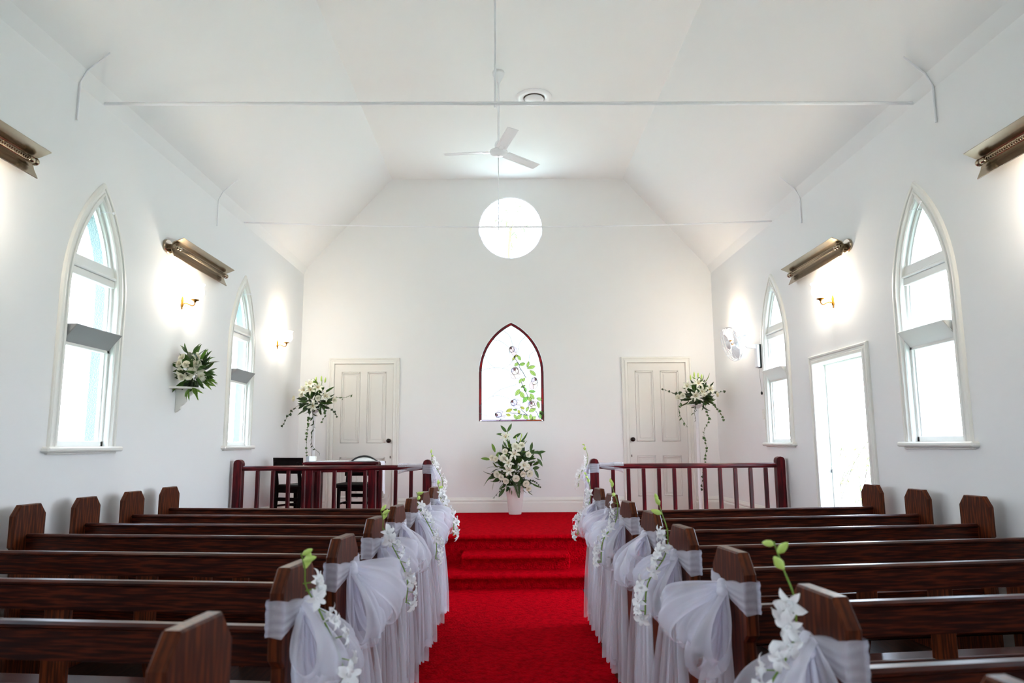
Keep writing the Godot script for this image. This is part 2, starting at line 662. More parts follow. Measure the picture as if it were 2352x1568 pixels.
func room() -> void:
	window_parts()
	# floor
	solid("floor", box_mesh(Vector3(0.056, -0.15, (ZB + ZR) / 2), Vector3(6.6, 0.3, ZR - ZB + 0.6), 0.0), M.boards, "dark timber floor under the pews")
	# walls
	side_wall("wall_left", XL, false)
	side_wall("wall_right", XR + WT, true)
	var s = tool()
	var back = Transform3D(Basis(), Vector3(0, 0, ZB - 0.22))
	prism(s, v2([XL - 0.16, -0.3, CX - 0.48, -0.3, CX - 0.48, 5.7, XL - 0.16, 5.7]), 0.22, back)
	prism(s, v2([CX + 0.48, -0.3, XR + 0.16, -0.3, XR + 0.16, 5.7, CX + 0.48, 5.7]), 0.22, back)
	prism(s, v2([CX - 0.48, -0.3, CX + 0.48, -0.3, CX + 0.48, AY0, CX - 0.48, AY0]), 0.22, back)
	var mid = PackedVector2Array([Vector2(CX - 0.48, AY0)])
	for q in lancet(AHW, ARISE, AY0, AYS, 0.0, 20):
		mid.append(Vector2(q.x + CX, q.y))
	mid.append(Vector2(CX + 0.48, AY0))
	mid.append(Vector2(CX + 0.48, CY))
	for i in 41:
		var a = -PI * i / 40
		mid.append(Vector2(CX + CR * cos(a), CY + CR * sin(a)))
	mid.append(Vector2(CX - 0.48, CY))
	prism(s, mid, 0.22, back)
	var up = PackedVector2Array([Vector2(CX - 0.48, CY)])
	for i in 41:
		var a = PI - PI * i / 40
		up.append(Vector2(CX + CR * cos(a), CY + CR * sin(a)))
	up.append_array([Vector2(CX + 0.48, CY), Vector2(CX + 0.48, 5.7), Vector2(CX - 0.48, 5.7)])
	prism(s, up, 0.22, back)
	solid("wall_back", made(s), M.wall, "white altar wall with a round window over a stained glass window")
	s = tool()
	var fz = Transform3D(Basis(), Vector3(0, 0, ZR))
	prism(s, v2([XL - 0.16, -0.3, -0.55, -0.3, -0.55, 5.7, XL - 0.16, 5.7]), 0.2, fz)
	prism(s, v2([0.67, -0.3, XR + 0.16, -0.3, XR + 0.16, 5.7, 0.67, 5.7]), 0.2, fz)
	prism(s, v2([-0.55, -0.3, 0.67, -0.3, 0.67, 0.0, -0.55, 0.0]), 0.2, fz)
	prism(s, v2([-0.55, 2.15, 0.67, 2.15, 0.67, 5.7, -0.55, 5.7]), 0.2, fz)
	solid("wall_front", made(s), M.wall, "white entrance wall with an open doorway behind the viewer")
	var entry = structure("door_7", "open entrance doorway behind the viewer")
	entry.position = Vector3(-0.55, 0, ZR)
	s = tool()
	frame_run(s, 1.22, 2.15, [0.0, 0.16, 0.0, -0.02, 0.03, -0.028, 0.07, -0.028, 0.09, -0.014, 0.09, 0.0])
	part("architrave", made(s), M.trim, entry)
	# ceiling
	s = tool()
	prism(s, v2([XL - 0.2, YW, XL, YW, XL + 0.05, YW + 0.11, TL, YT, TR, YT, XR - 0.05, YW + 0.11, XR, YW, XR + 0.2, YW, XR + 0.2, YW + 0.25, TR + 0.05, YT + 0.14, TL - 0.05, YT + 0.14, XL - 0.2, YW + 0.25]), ZR - ZB + 0.4, Transform3D(Basis(), Vector3(0, 0, ZB - 0.2)))
	solid("ceiling", made(s), M.ceiling, "pale painted ceiling with two slopes and a flat middle")
	# windows of the side walls
	for i in WINDOWS.size():
		lancet_window(i + 1, true, WINDOWS[i])
		lancet_window(i + 11, false, WINDOWS[i])
	round_window()
	stained_window()
	side_door()
	altar_door(9, -2.449, -1.600, 1)
	altar_door(10, 1.778, 2.615, -1)
	# skirting
	for b in [["baseboard_back", XL, -2.533], ["baseboard_back_001", -1.52, 1.685], ["baseboard_back_002", 2.70, XR]]:
		s = tool()
		skirting(s, b[2] - b[1], Transform3D(Basis(), Vector3(b[1], PF, ZB)))
		solid(b[0], made(s), M.trim)
	s = tool()
	skirting(s, 2.5, Transform3D(Basis(Vector3.UP, PI / 2), Vector3(XL, PF, -7.73)))
	solid("baseboard_left", made(s), M.trim)
	s = tool()
	skirting(s, 2.5, Transform3D(Basis(Vector3.UP, -PI / 2), Vector3(XR, PF, ZB)))
	solid("baseboard_right", made(s), M.trim)


func skirting(s: SurfaceTool, length: float, xf: Transform3D) -> void:  # runs along local +x, faces local +z
	prism(s, v2([0, 0, 0.024, 0, 0.024, 0.125, 0.02, 0.14, 0.014, 0.148, 0.018, 0.156, 0.018, 0.172, 0.010, 0.19, 0.004, 0.205, 0, 0.207]), length, xf * Transform3D(Basis(Vector3(0, 0, 1), Vector3(0, 1, 0), Vector3(-1, 0, 0)), Vector3(length, 0, 0)))


func round_window() -> void:
	var o = structure("window_5", "round white glazed window high on the altar wall")
	var s = tool()
	lathe(s, [CR - 0.012, -0.05, CR - 0.001, -0.05, CR - 0.001, -0.004, CR - 0.012, -0.008, CR - 0.012, -0.05], 48, Transform3D(Basis(Vector3.RIGHT, PI / 2), Vector3(CX, CY, ZB)), false)
	part("frame", made(s), M.metal_white, o)
	s = tool()
	s.set_smooth_group(-1)
	for i in 48:
		tri(s, Vector3(CX, CY, ZB - 0.03), Vector3(CX + (CR - 0.01) * cos(TAU * i / 48), CY + (CR - 0.01) * sin(TAU * i / 48), ZB - 0.03), Vector3(CX + (CR - 0.01) * cos(TAU * (i + 1) / 48), CY + (CR - 0.01) * sin(TAU * (i + 1) / 48), ZB - 0.03))
	part("pane", made(s), M.pane, o)


func frame_run(s: SurfaceTool, w: float, h: float, prof: Array) -> void:  # a door's architrave: w and h of the opening; prof: outward t, forward d
	var rings = []
	for k in 4:
		var ring = PackedVector3Array()
		for i in range(0, prof.size(), 2):
			var t: float = prof[i]
			var p: Vector2 = [Vector2(-t, 0), Vector2(-t, h + t), Vector2(w + t, h + t), Vector2(w + t, 0)][k]
			ring.append(Vector3(p.x, p.y, prof[i + 1]))
		rings.append(ring)
	sweep(s, rings, false)


func altar_door(n: int, x0: float, x1: float, knob_side: int) -> void:
	var o = structure("door_%d" % n, "white four-panel door %s" % ("behind the table" if knob_side > 0 else "beside the taller ivy-clad flower stand"))
	o.position = Vector3(x0, PF, ZB)
	var w = x1 - x0
	var h = 2.105
	var s = tool()
	frame_run(s, w, h, [0.0, 0.0, 0.0, 0.028, 0.008, 0.034, 0.035, 0.034, 0.042, 0.026, 0.060, 0.022, 0.066, 0.030, 0.080, 0.030, 0.088, 0.014, 0.088, 0.0])
	part("architrave", made(s), M.trim, o)
	s = tool()
	var st = 0.105
	var pw = (w - 3 * st) / 2
	bx(s, Vector3(w / 2, h / 2, 0.003), Vector3(w, h, 0.006), 0.0)
	for x in [st / 2, w / 2, w - st / 2]:
		bx(s, Vector3(x, h / 2, 0.010), Vector3(st if x != w / 2 else st, h - 0.006, 0.016), 0.005)
	for y in [[0.11, 0.2], [0.875, 0.20], [h - 0.06, 0.115]]:
		bx(s, Vector3(w / 2, y[0], 0.010), Vector3(w - 0.006, y[1], 0.0158), 0.005)
	var leaf = part("leaf", made(s), M.door, o)
	for c in 2:
		var xc = st + pw / 2 + c * (pw + st)
		for r in [[0.21, 0.775], [0.975, h - 0.118]]:
			s = tool()
			var yc: float = (r[0] + r[1]) / 2
			var hh: float = r[1] - r[0]
			for e in [-1, 1]:
				bx(s, Vector3(xc + e * (pw / 2 - 0.012), yc, 0.014), Vector3(0.020, hh - 0.004, 0.014), 0.005)
				bx(s, Vector3(xc, yc + e * (hh / 2 - 0.012), 0.014), Vector3(pw - 0.004, 0.020, 0.014), 0.005)
			bx(s, Vector3(xc, yc, 0.007), Vector3(pw - 0.10, hh - 0.10, 0.01), 0.004)
			part("panel", made(s), M.door, leaf)
	s = tool()
	lathe(s, [0.0, 0.0, 0.030, 0.0, 0.030, 0.006, 0.012, 0.012, 0.012, 0.030, 0.027, 0.038, 0.031, 0.052, 0.022, 0.064, 0.0, 0.067], 20, Transform3D(Basis(Vector3.RIGHT, PI / 2), Vector3(w - 0.05 if knob_side > 0 else 0.045, 1.005, 0.018)))
	part("knob", made(s), M.knob, o)
	s = tool()
	bx(s, Vector3(w - 0.028 if knob_side > 0 else 0.028, 0.775, 0.02), Vector3(0.010, 0.034, 0.006), 0.002)
	part("keyhole_cover", made(s), M.knob, o)


func side_door() -> void:
	var o = structure("door_8", "open doorway to the bright garden in the right-hand wall")
	o.position = Vector3(XR, 0, -6.93)
	o.rotation.y = -PI / 2
	var s = tool()
	frame_run(s, 0.97, 2.16, [0.0, -0.16, 0.0, 0.02, 0.006, 0.028, 0.03, 0.028, 0.036, 0.02, 0.056, 0.018, 0.062, 0.028, 0.076, 0.030, 0.086, 0.016, 0.086, 0.0])
	part("architrave", made(s), M.trim, o)
	s = tool()
	frame_run(s, 0.97, 2.16, [0.0, -0.16, -0.016, -0.16, -0.016, -0.10, 0.0, -0.10])
	part("door_stop", made(s), M.trim, o)
	s = tool()
	bx(s, Vector3(0.02, 1.13, -0.085), Vector3(0.012, 0.03, 0.014), 0.002)
	part("strike_plate", made(s), M.black, o)
	s = tool()
	bx(s, Vector3(0.485, 0.012, -0.08), Vector3(0.97, 0.024, 0.16), 0.004)
	part("threshold", made(s), M.boards, o)


# ------------------------------------------------------------------ platform and steps
func step_profile(h: float, z_nose: float, z_riser: float, z_end: float, y0: float) -> PackedVector2Array:  # in (z, y)
	var p = PackedVector2Array([Vector2(z_end, y0), Vector2(z_riser, y0), Vector2(z_riser, h - 0.045)])
	for i in 7:
		var a = -PI / 2 + PI * i / 6
		p.append(Vector2(z_nose - 0.022 + 0.022 * cos(a), h - 0.022 + 0.022 * sin(a)))
	p.append(Vector2(z_end, h))
	return p


func along_x(s: SurfaceTool, p: PackedVector2Array, x0: float, x1: float, bev := 0.0) -> void:  # p in (z, y)
	prism(s, p, x1 - x0, Transform3D(Basis(Vector3(0, 0, 1), Vector3(0, 1, 0), Vector3(-1, 0, 0)), Vector3(x1, 0, 0)), bev)


func steps() -> void:
	var s = tool()
	along_x(s, step_profile(PF, -7.70, -7.78, ZB, 0.0), XL, XR)
	solid("floor_001", made(s), M.carpet, "red carpeted altar platform")
	s = tool()
	along_x(s, step_profile(0.152, -7.12, -7.19, -7.78, 0.0), -0.80, 0.95)
	single("carpeted_step", made(s), M.carpet, "wide lowest red carpeted step spanning the aisle before the altar", "step")
	s = tool()
	along_x(s, step_profile(0.303, -7.36, -7.44, -7.78, 0.152), -0.445, 0.655, 0.012)
	single("carpeted_step", made(s), M.carpet, "narrow upper red carpeted box step standing on the wide lower step", "step")
	s = tool()
	bx(s, Vector3(0.065, 0.006, (-7.19 + ZR) / 2), Vector3(1.36, 0.012, ZR + 7.19 - 0.02), 0.003)
	single("aisle_carpet", made(s), M.carpet, "long red carpet runner on the floor of the aisle between the pews", "carpet")


# ------------------------------------------------------------------ pews
const LEFT_Z := [-1.44, -2.11, -2.72, -3.41, -4.05, -4.62, -5.20, -5.76]   # of the ends at the aisle; the pews stand a little askew, as a chevron
const LEFT_X := [-0.585, -0.585, -0.585, -0.59, -0.585, -0.575, -0.565, -0.55]
const RIGHT_Z := [-1.00, -1.68, -2.32, -2.96, -3.59, -4.22, -4.85, -5.47]
const RIGHT_X := [0.70, 0.705, 0.705, 0.705, 0.705, 0.70, 0.70, 0.695]
const SKEW := 0.12
const PEW_W := 2.27


func pews() -> void:
	var proto = thing("pew", "dark wooden pew", "pew", Vector3.ZERO, 0.0, "dark wooden pews")
	var s = tool()
	along_x(s, v2([0.115, 1.010, 0.115, 0.835, 0.09, 0.81, 0.09, 0, -0.34, 0, -0.34, 0.40, -0.36, 0.46, -0.36, 0.60, -0.31, 0.66, -0.17, 0.68, -0.125, 0.74, -0.125, 1.010, -0.08, 1.07, 0.072, 1.07]), -0.020, 0.020, 0.005)
	var end = made(s)
	for e in [-1, 1]:
		part("end_panel", end, M.wood_y, proto, Transform3D(Basis(), Vector3(e * (PEW_W / 2 - 0.020), 0, 0)))
	var inner = PEW_W - 0.08
	s = tool()
	along_x(s, v2([-0.015, 0.790, 0.015, 0.790, 0.015, 0.878, 0.024, 0.884, 0.024, 0.892, 0.015, 0.900, -0.012, 0.900, -0.018, 0.892, -0.015, 0.878]), -inner / 2, inner / 2, 0.0)
	part("back_rail", made(s), M.wood_x, proto)
	s = tool()
	bx(s, Vector3(0, 0.62, 0), Vector3(0.105, 0.35, 0.022), 0.003)
	part("stile", made(s), M.wood_y, proto)
	s = tool()
	bx(s, Vector3(0, 0.47, 0.0), Vector3(inner, 0.09, 0.024), 0.004)
	part("lower_rail", made(s), M.wood_x, proto)
	s = tool()
	bx(s, Vector3(0, 0.425, -0.185), Vector3(inner, 0.03, 0.34), 0.008)
	part("seat_board", made(s), M.wood_seat, proto)
	s = tool()
	along_x(s, v2([-0.02, 0.41, -0.32, 0.41, -0.29, 0.30, -0.28, 0.0, -0.06, 0.0, -0.05, 0.3]), -0.02, 0.02, 0.003)
	part("seat_bracket", made(s), M.wood_y, proto)
	var first = true
	for side in 2:
		var zs: Array = LEFT_Z if side == 0 else RIGHT_Z
		for i in zs.size():
			var row: int = zs.size() - i
			var label = "dark wooden pew %s of the red aisle, %s row back from altar rail" % ["left" if side == 0 else "right", ordinal(row - 1)]
			var sg = 1.0 if side == 0 else -1.0
			var xa: float = LEFT_X[i] if side == 0 else RIGHT_X[i]
			var at = Vector3(xa - sg * PEW_W / 2 * cos(SKEW), 0, zs[i] - PEW_W / 2 * sin(SKEW))
			if first:
				proto.position = at
				proto.rotation.y = -SKEW
				proto.set_meta("label", label)
				first = false
			else:
				copy_of(proto, label, at, -sg * SKEW)


# ------------------------------------------------------------------ altar rails
func altar_rails() -> void:
	rail(-2.86, -0.835, "maroon wooden altar rail with square balusters, before the table and chairs", true)
	rail(2.975, 0.962, "maroon wooden altar rail with square balusters, by the open side door", false)


func rail(x_wall: float, x_aisle: float, label: String, left: bool) -> void:
	var z = -7.775
	var o = thing("altar_rail", label, "railing", Vector3(x_wall, PF, z))
	var run = x_aisle - x_wall
	var sg = signf(run)
	for e in [[0.0, 0.80], [run, 0.79]]:
		var s = tool()
		var p = PackedVector2Array([Vector2(-0.046, 0), Vector2(0.046, 0), Vector2(0.046, e[1] - 0.04)])
		for i in 7:
			var a = PI * i / 6
			p.append(Vector2(0.044 * cos(a), e[1] - 0.035 + 0.035 * sin(a)))
		p.append(Vector2(-0.046, e[1] - 0.04))
		prism(s, p, 0.092, Transform3D(Basis(), Vector3(e[0], 0, -0.046)), 0.004)
		part("newel_post", made(s), M.maroon_y, o)
	var s = tool()
	prism(s, v2([-0.035, 0.682, 0.035, 0.682, 0.042, 0.70, 0.036, 0.722, 0.015, 0.733, -0.015, 0.733, -0.036, 0.722, -0.042, 0.70]), absf(run) - 0.09, Transform3D(Basis(Vector3(0, 0, 1), Vector3(0, 1, 0), Vector3(-1, 0, 0)), Vector3(maxf(0.0, run) - 0.045, 0, 0)))
	part("handrail", made(s), M.maroon_x, o)
	s = tool()
	bx(s, Vector3(run / 2, 0.035, 0), Vector3(absf(run) - 0.09, 0.05, 0.06), 0.005)
	part("bottom_rail", made(s), M.maroon_x, o)
	s = tool()
	bx(s, Vector3(0, 0.37, 0), Vector3(0.038, 0.62, 0.038), 0.004)
	var bal = made(s)
	var n = 11
	for i in n:
		var x = sg * (0.205 + 0.1645 * i) if left else sg * (0.155 + 0.1655 * i)
		if absf(x) > absf(run) - 0.09:
			break
		part("baluster", bal, M.maroon_y, o, Transform3D(Basis(), Vector3(x, 0, 0)))


# ------------------------------------------------------------------ wall lamps and heaters
func lamps_and_heaters() -> void:
	var spots = [
		[true, -6.39, "brass wall lamp with a frosted tulip shade, over the flower bracket on the left wall"],
		[true, -9.13, "brass wall lamp with a frosted tulip shade, in the left corner nearest the altar wall"],
		[true, -3.62, "brass wall lamp with a frosted tulip shade, on the left wall outside the picture"],
		[false, -6.44, "brass wall lamp with a frosted tulip shade, above the open side door"],
		[false, -9.13, "brass wall lamp with a frosted tulip shade, hidden behind the white wall fan"],
		[false, -3.62, "brass wall lamp with a frosted tulip shade, on the right wall outside the picture"],
	]
	for l in spots:
		sconce(l[0], l[1], l[2])
	var hs = [
		[true, -6.62, "chrome strip heater on the left wall, above the lamp and flower bracket"],
		[true, -3.62, "chrome strip heater on the left wall, cut off by the picture's edge"],
		[false, -6.66, "chrome strip heater on the right wall, above the open side door"],
		[false, -3.66, "chrome strip heater with coil on the right wall, cut off by the picture's edge"],
	]
	for h in hs:
		heater(h[0], h[1], h[2])


func sconce(left: bool, z: float, label: String) -> void:
	var o = thing("wall_lamp", label, "lamp", Vector3(XL if left else XR, 2.70, z), PI / 2 if left else -PI / 2, "brass wall lamps")
	var s = tool()
	lathe(s, [0.0, -0.075, 0.006, -0.07, 0.010, -0.058, 0.006, -0.05, 0.014, -0.04, 0.020, -0.02, 0.014, 0.0, 0.018, 0.02, 0.009, 0.05, 0.006, 0.06, 0.0, 0.066], 14, Transform3D(Basis.from_scale(Vector3(0.85, 0.9, 0.6)), Vector3(0, 0, 0.008)))
	part("backplate", made(s), M.brass, o)
	s = tool()
	tube(s, spline([Vector3(0, -0.02, 0.01), Vector3(0, -0.008, 0.035), Vector3(0, -0.016, 0.065), Vector3(0, -0.03, 0.095), Vector3(0, -0.02, 0.118), Vector3(0, 0.012, 0.122)], 5), 0.0052, 8)
	tube(s, spline([Vector3(0, -0.016, 0.03), Vector3(0, -0.032, 0.042), Vector3(0, -0.04, 0.030), Vector3(0, -0.034, 0.024)], 4), 0.003, 6)
	part("arm", made(s), M.brass, o)
	s = tool()
	lathe(s, [0.0, 0.0, 0.008, 0.0, 0.012, 0.012, 0.034, 0.020, 0.036, 0.026, 0.0, 0.026], 16, Transform3D(Basis(), Vector3(0, 0.0, 0.122)))
	part("cup", made(s), M.brass, o)
	s = tool()
	var prof = [0.030, 0.026, 0.060, 0.045, 0.078, 0.080, 0.076, 0.110, 0.066, 0.132, 0.070, 0.152, 0.082, 0.170]
	var back = [0.079, 0.170, 0.067, 0.152, 0.063, 0.132, 0.073, 0.110, 0.075, 0.080, 0.057, 0.047, 0.028, 0.029]
	lathe(s, prof + back, 24, Transform3D(Basis(), Vector3(0, 0, 0.122)))
	part("glass_shade", made(s), M.shade, o)
	s = tool()
	ball(s, Vector3(0, 0.085, 0.122), Vector3(0.026, 0.034, 0.026), 7)
	part("bulb", made(s), M.shade, o)
	var l = OmniLight3D.new()
	l.name = "lamp_light"
	l.position = Vector3(0, 0.10, 0.122)
	l.light_color = Color(1.0, 0.955, 0.89)
	l.light_energy = LAMP
	l.light_size = 0.05
	l.omni_range = 12.0
	l.omni_attenuation = 2.0
	l.shadow_enabled = true
	o.add_child(l, true)


const LAMP := 0.058


func heater(left: bool, z: float, label: String) -> void:
	var o = thing("strip_heater", label, "heater", Vector3(XL if left else XR, 3.13, z), PI / 2 if left else -PI / 2, "chrome strip heaters")
	var hl = 0.585
	# reflector: a trough that opens downwards and into the room; profile in (z, y) of the fitting, run along x
	var s = tool()
	var prof = v2([0.150, 0.075, 0.060, 0.040, 0.035, 0.0, 0.045, -0.035, 0.075, -0.095, 0.080, -0.092, 0.052, -0.033, 0.043, 0.0, 0.066, 0.034, 0.152, 0.070])
	along_x(s, prof, -hl, hl)
	part("reflector", made(s), M.chrome, o)
	s = tool()
	along_x(s, v2([0.0, -0.03, 0.042, -0.03, 0.042, 0.03, 0.0, 0.03]), -hl + 0.06, hl - 0.06)
	for e in [-1, 1]:
		bx(s, Vector3(e * 0.4, 0, 0.012), Vector3(0.06, 0.10, 0.024), 0.004)
	part("housing", made(s), M.chrome_dark, o)
	s = tool()
	var pts = []
	for i in 401:
		var a = TAU * i / 8.0
		pts.append(Vector3(-hl + 0.09 + (2 * hl - 0.18) * i / 400.0, -0.002 + 0.012 * sin(a), 0.082 + 0.012 * cos(a)))
	tube(s, pts, 0.0026, 4)
	part("heating_coil", made(s), M.coil, o)
	s = tool()
	for e in [-1, 1]:
		s = tool()
		lathe(s, [0.0, 0.0, 0.020, 0.0, 0.022, 0.02, 0.018, 0.05, 0.0, 0.05], 14, Transform3D(Basis(Vector3.BACK, -e * PI / 2), Vector3(e * (hl - 0.10), -0.002, 0.082)))
		ball(s, Vector3(e * (hl - 0.035), 0.0, 0.080), Vector3.ONE * 0.024, 7)
		part("coil_cap", made(s), M.chrome, o)
	s = tool()
	var oval = []
	for i in 20:
		oval.append_array([cos(TAU * i / 20) * 0.085, sin(TAU * i / 20) * 0.062])
	prism(s, v2(oval), 0.022, Transform3D(Basis(), Vector3((hl - 0.015) * (1 if not left else -1), 0.0, 0.0)), 0.006)
	prism(s, v2([0, -0.02, 0.075, -0.018, 0.085, 0, 0.075, 0.02, 0, 0.022]), 0.012, Transform3D(Basis(Vector3(0, 0, 1), Vector3(0, 1, 0), Vector3(-1, 0, 0)), Vector3((hl - 0.02) * (1 if not left else -1), 0, 0)), 0.002)
	part("end_bracket", made(s), M.chrome, o)


# ------------------------------------------------------------------ things under the ceiling
func ceiling_things() -> void:
	# tie rods with their hangers
	for r in [[-4.96, 3.905, 0.013, 0.0, "near"], [-7.79, 3.905, 0.009, 0.062, "far"]]:
		var o = thing("tie_rod", "thin white iron tie rod across the room, %s" % ("passing before the ceiling fan's rod" if r[4] == "near" else "sagging before the round window"), "tie rod", Vector3(0.056, r[1], r[0]))
		var s = tool()
		var pts = []
		for i in 25:
			var u = i / 24.0
			pts.append(Vector3((XL + 0.002 - 0.056) * (1 - u) + (XR - 0.002 - 0.056) * u, -r[3] * 4 * u * (1 - u), 0))
		tube(s, pts, r[2], 8)
		part("rod", made(s), M.metal_white, o)
		s = tool()
		tube(s, [Vector3(-0.117, -r[3] - 0.035, 0.0), Vector3(-0.117, -r[3] + 0.05, 0), Vector3(-0.117, YT - r[1] + 0.01, 0.0)], 0.010 if r[4] == "near" else 0.006, 8)
		part("hanger", made(s), M.metal_white, o)
	# conduit straps that cross the joint of wall and slope
	for c in [[false, -4.70, 0.008, "white strap bent over the right wall's top, near the picture's corner"], [false, -7.0, 0.007, "white strap bent over the right wall's top, past the far tie rod's near side"], [true, -4.65, 0.006, "white strap bent over the left wall's top beside the near tie rod"], [true, -7.05, 0.005, "white strap bent over the left wall's top before the far tie rod"]]:
		var sg = 1.0 if c[0] else -1.0
		var x = XL if c[0] else XR
		var s = tool()
		tube(s, [Vector3(sg * 0.010, -0.26, 0), Vector3(sg * 0.010, 0.02, 0), Vector3(sg * 0.055, 0.105, 0), Vector3(sg * 0.20, 0.235, 0.0)], c[2], 8)
		single("strap", made(s), M.metal_white, c[3], "strap", Vector3(x, YW, c[1]))
	ceiling_fan()
	var v = thing("ceiling_vent", "round white air vent in the flat ceiling beside the fan", "vent", Vector3(0.352, YT, -7.68))
	var s = tool()
	lathe(s, [0.205, 0.0, 0.200, -0.014, 0.17, -0.022, 0.128, -0.020, 0.118, -0.006, 0.118, 0.0], 32)
	part("rim", made(s), M.metal_white, v)
	s = tool()
	lathe(s, [0.0, -0.045, 0.09, -0.042, 0.112, -0.030, 0.106, -0.022, 0.0, -0.020], 32)
	part("cone", made(s), M.metal_white, v)
	s = tool()
	lathe(s, [0.0, -0.006, 0.119, -0.006, 0.119, -0.003, 0.0, -0.003], 24)
	part("throat", made(s), plain(Color(0.42, 0.38, 0.36), 0.8), v)


func ceiling_fan() -> void:
	var o = thing("ceiling_fan", "white three-bladed ceiling fan hanging on a long rod", "fan", Vector3(-0.053, YT, -7.12))
	var s = tool()
	lathe(s, [0.0, -0.135, 0.018, -0.135, 0.022, -0.12, 0.040, -0.085, 0.064, -0.04, 0.066, -0.012, 0.060, -0.010, 0.060, 0.0], 24)
	part("canopy", made(s), M.metal_white, o)
	s = tool()
	lathe(s, [0.012, -0.80, 0.012, -0.12], 12)
	part("down_rod", made(s), M.metal_white, o)
	s = tool()
	lathe(s, [0.0, -0.885, 0.040, -0.885, 0.042, -0.83, 0.036, -0.805, 0.018, -0.785, 0.013, -0.775], 18)
	part("rod_collar", made(s), M.metal_white, o)
	s = tool()
	lathe(s, [0.0, -0.955, 0.010, -0.955, 0.012, -0.945, 0.060, -0.940, 0.088, -0.922, 0.094, -0.905, 0.090, -0.893, 0.070, -0.884, 0.0, -0.880], 28)
	part("motor", made(s), M.metal_white, o)
	s = tool()
	bx(s, Vector3(-0.028, -0.886, 0.030), Vector3(0.028, 0.012, 0.012), 0.003)
	part("screw_cover", made(s), M.black, o)
	for k in 3:
		var turn: float = [3.02, 4.97, 0.77][k]
		s = tool()
		var tilt = Transform3D(Basis(Vector3.UP, turn), Vector3(0, -0.905, 0)) * Transform3D(Basis(Vector3.RIGHT, -0.20), Vector3.ZERO)
		bx(s, Vector3(0.34, 0, 0), Vector3(0.48, 0.005, 0.115), 0.002, tilt)
		for e in [-1, 1]:
			bx(s, Vector3(0.30, -0.003, e * 0.038), Vector3(0.26, 0.004, 0.006), 0.001, tilt)
		var b = part("blade", made(s), M.metal_white, o)
		s = tool()
		bx(s, Vector3(0.12, -0.004, 0), Vector3(0.10, 0.006, 0.05), 0.002, tilt)
		part("blade_iron", made(s), M.metal_white, b)


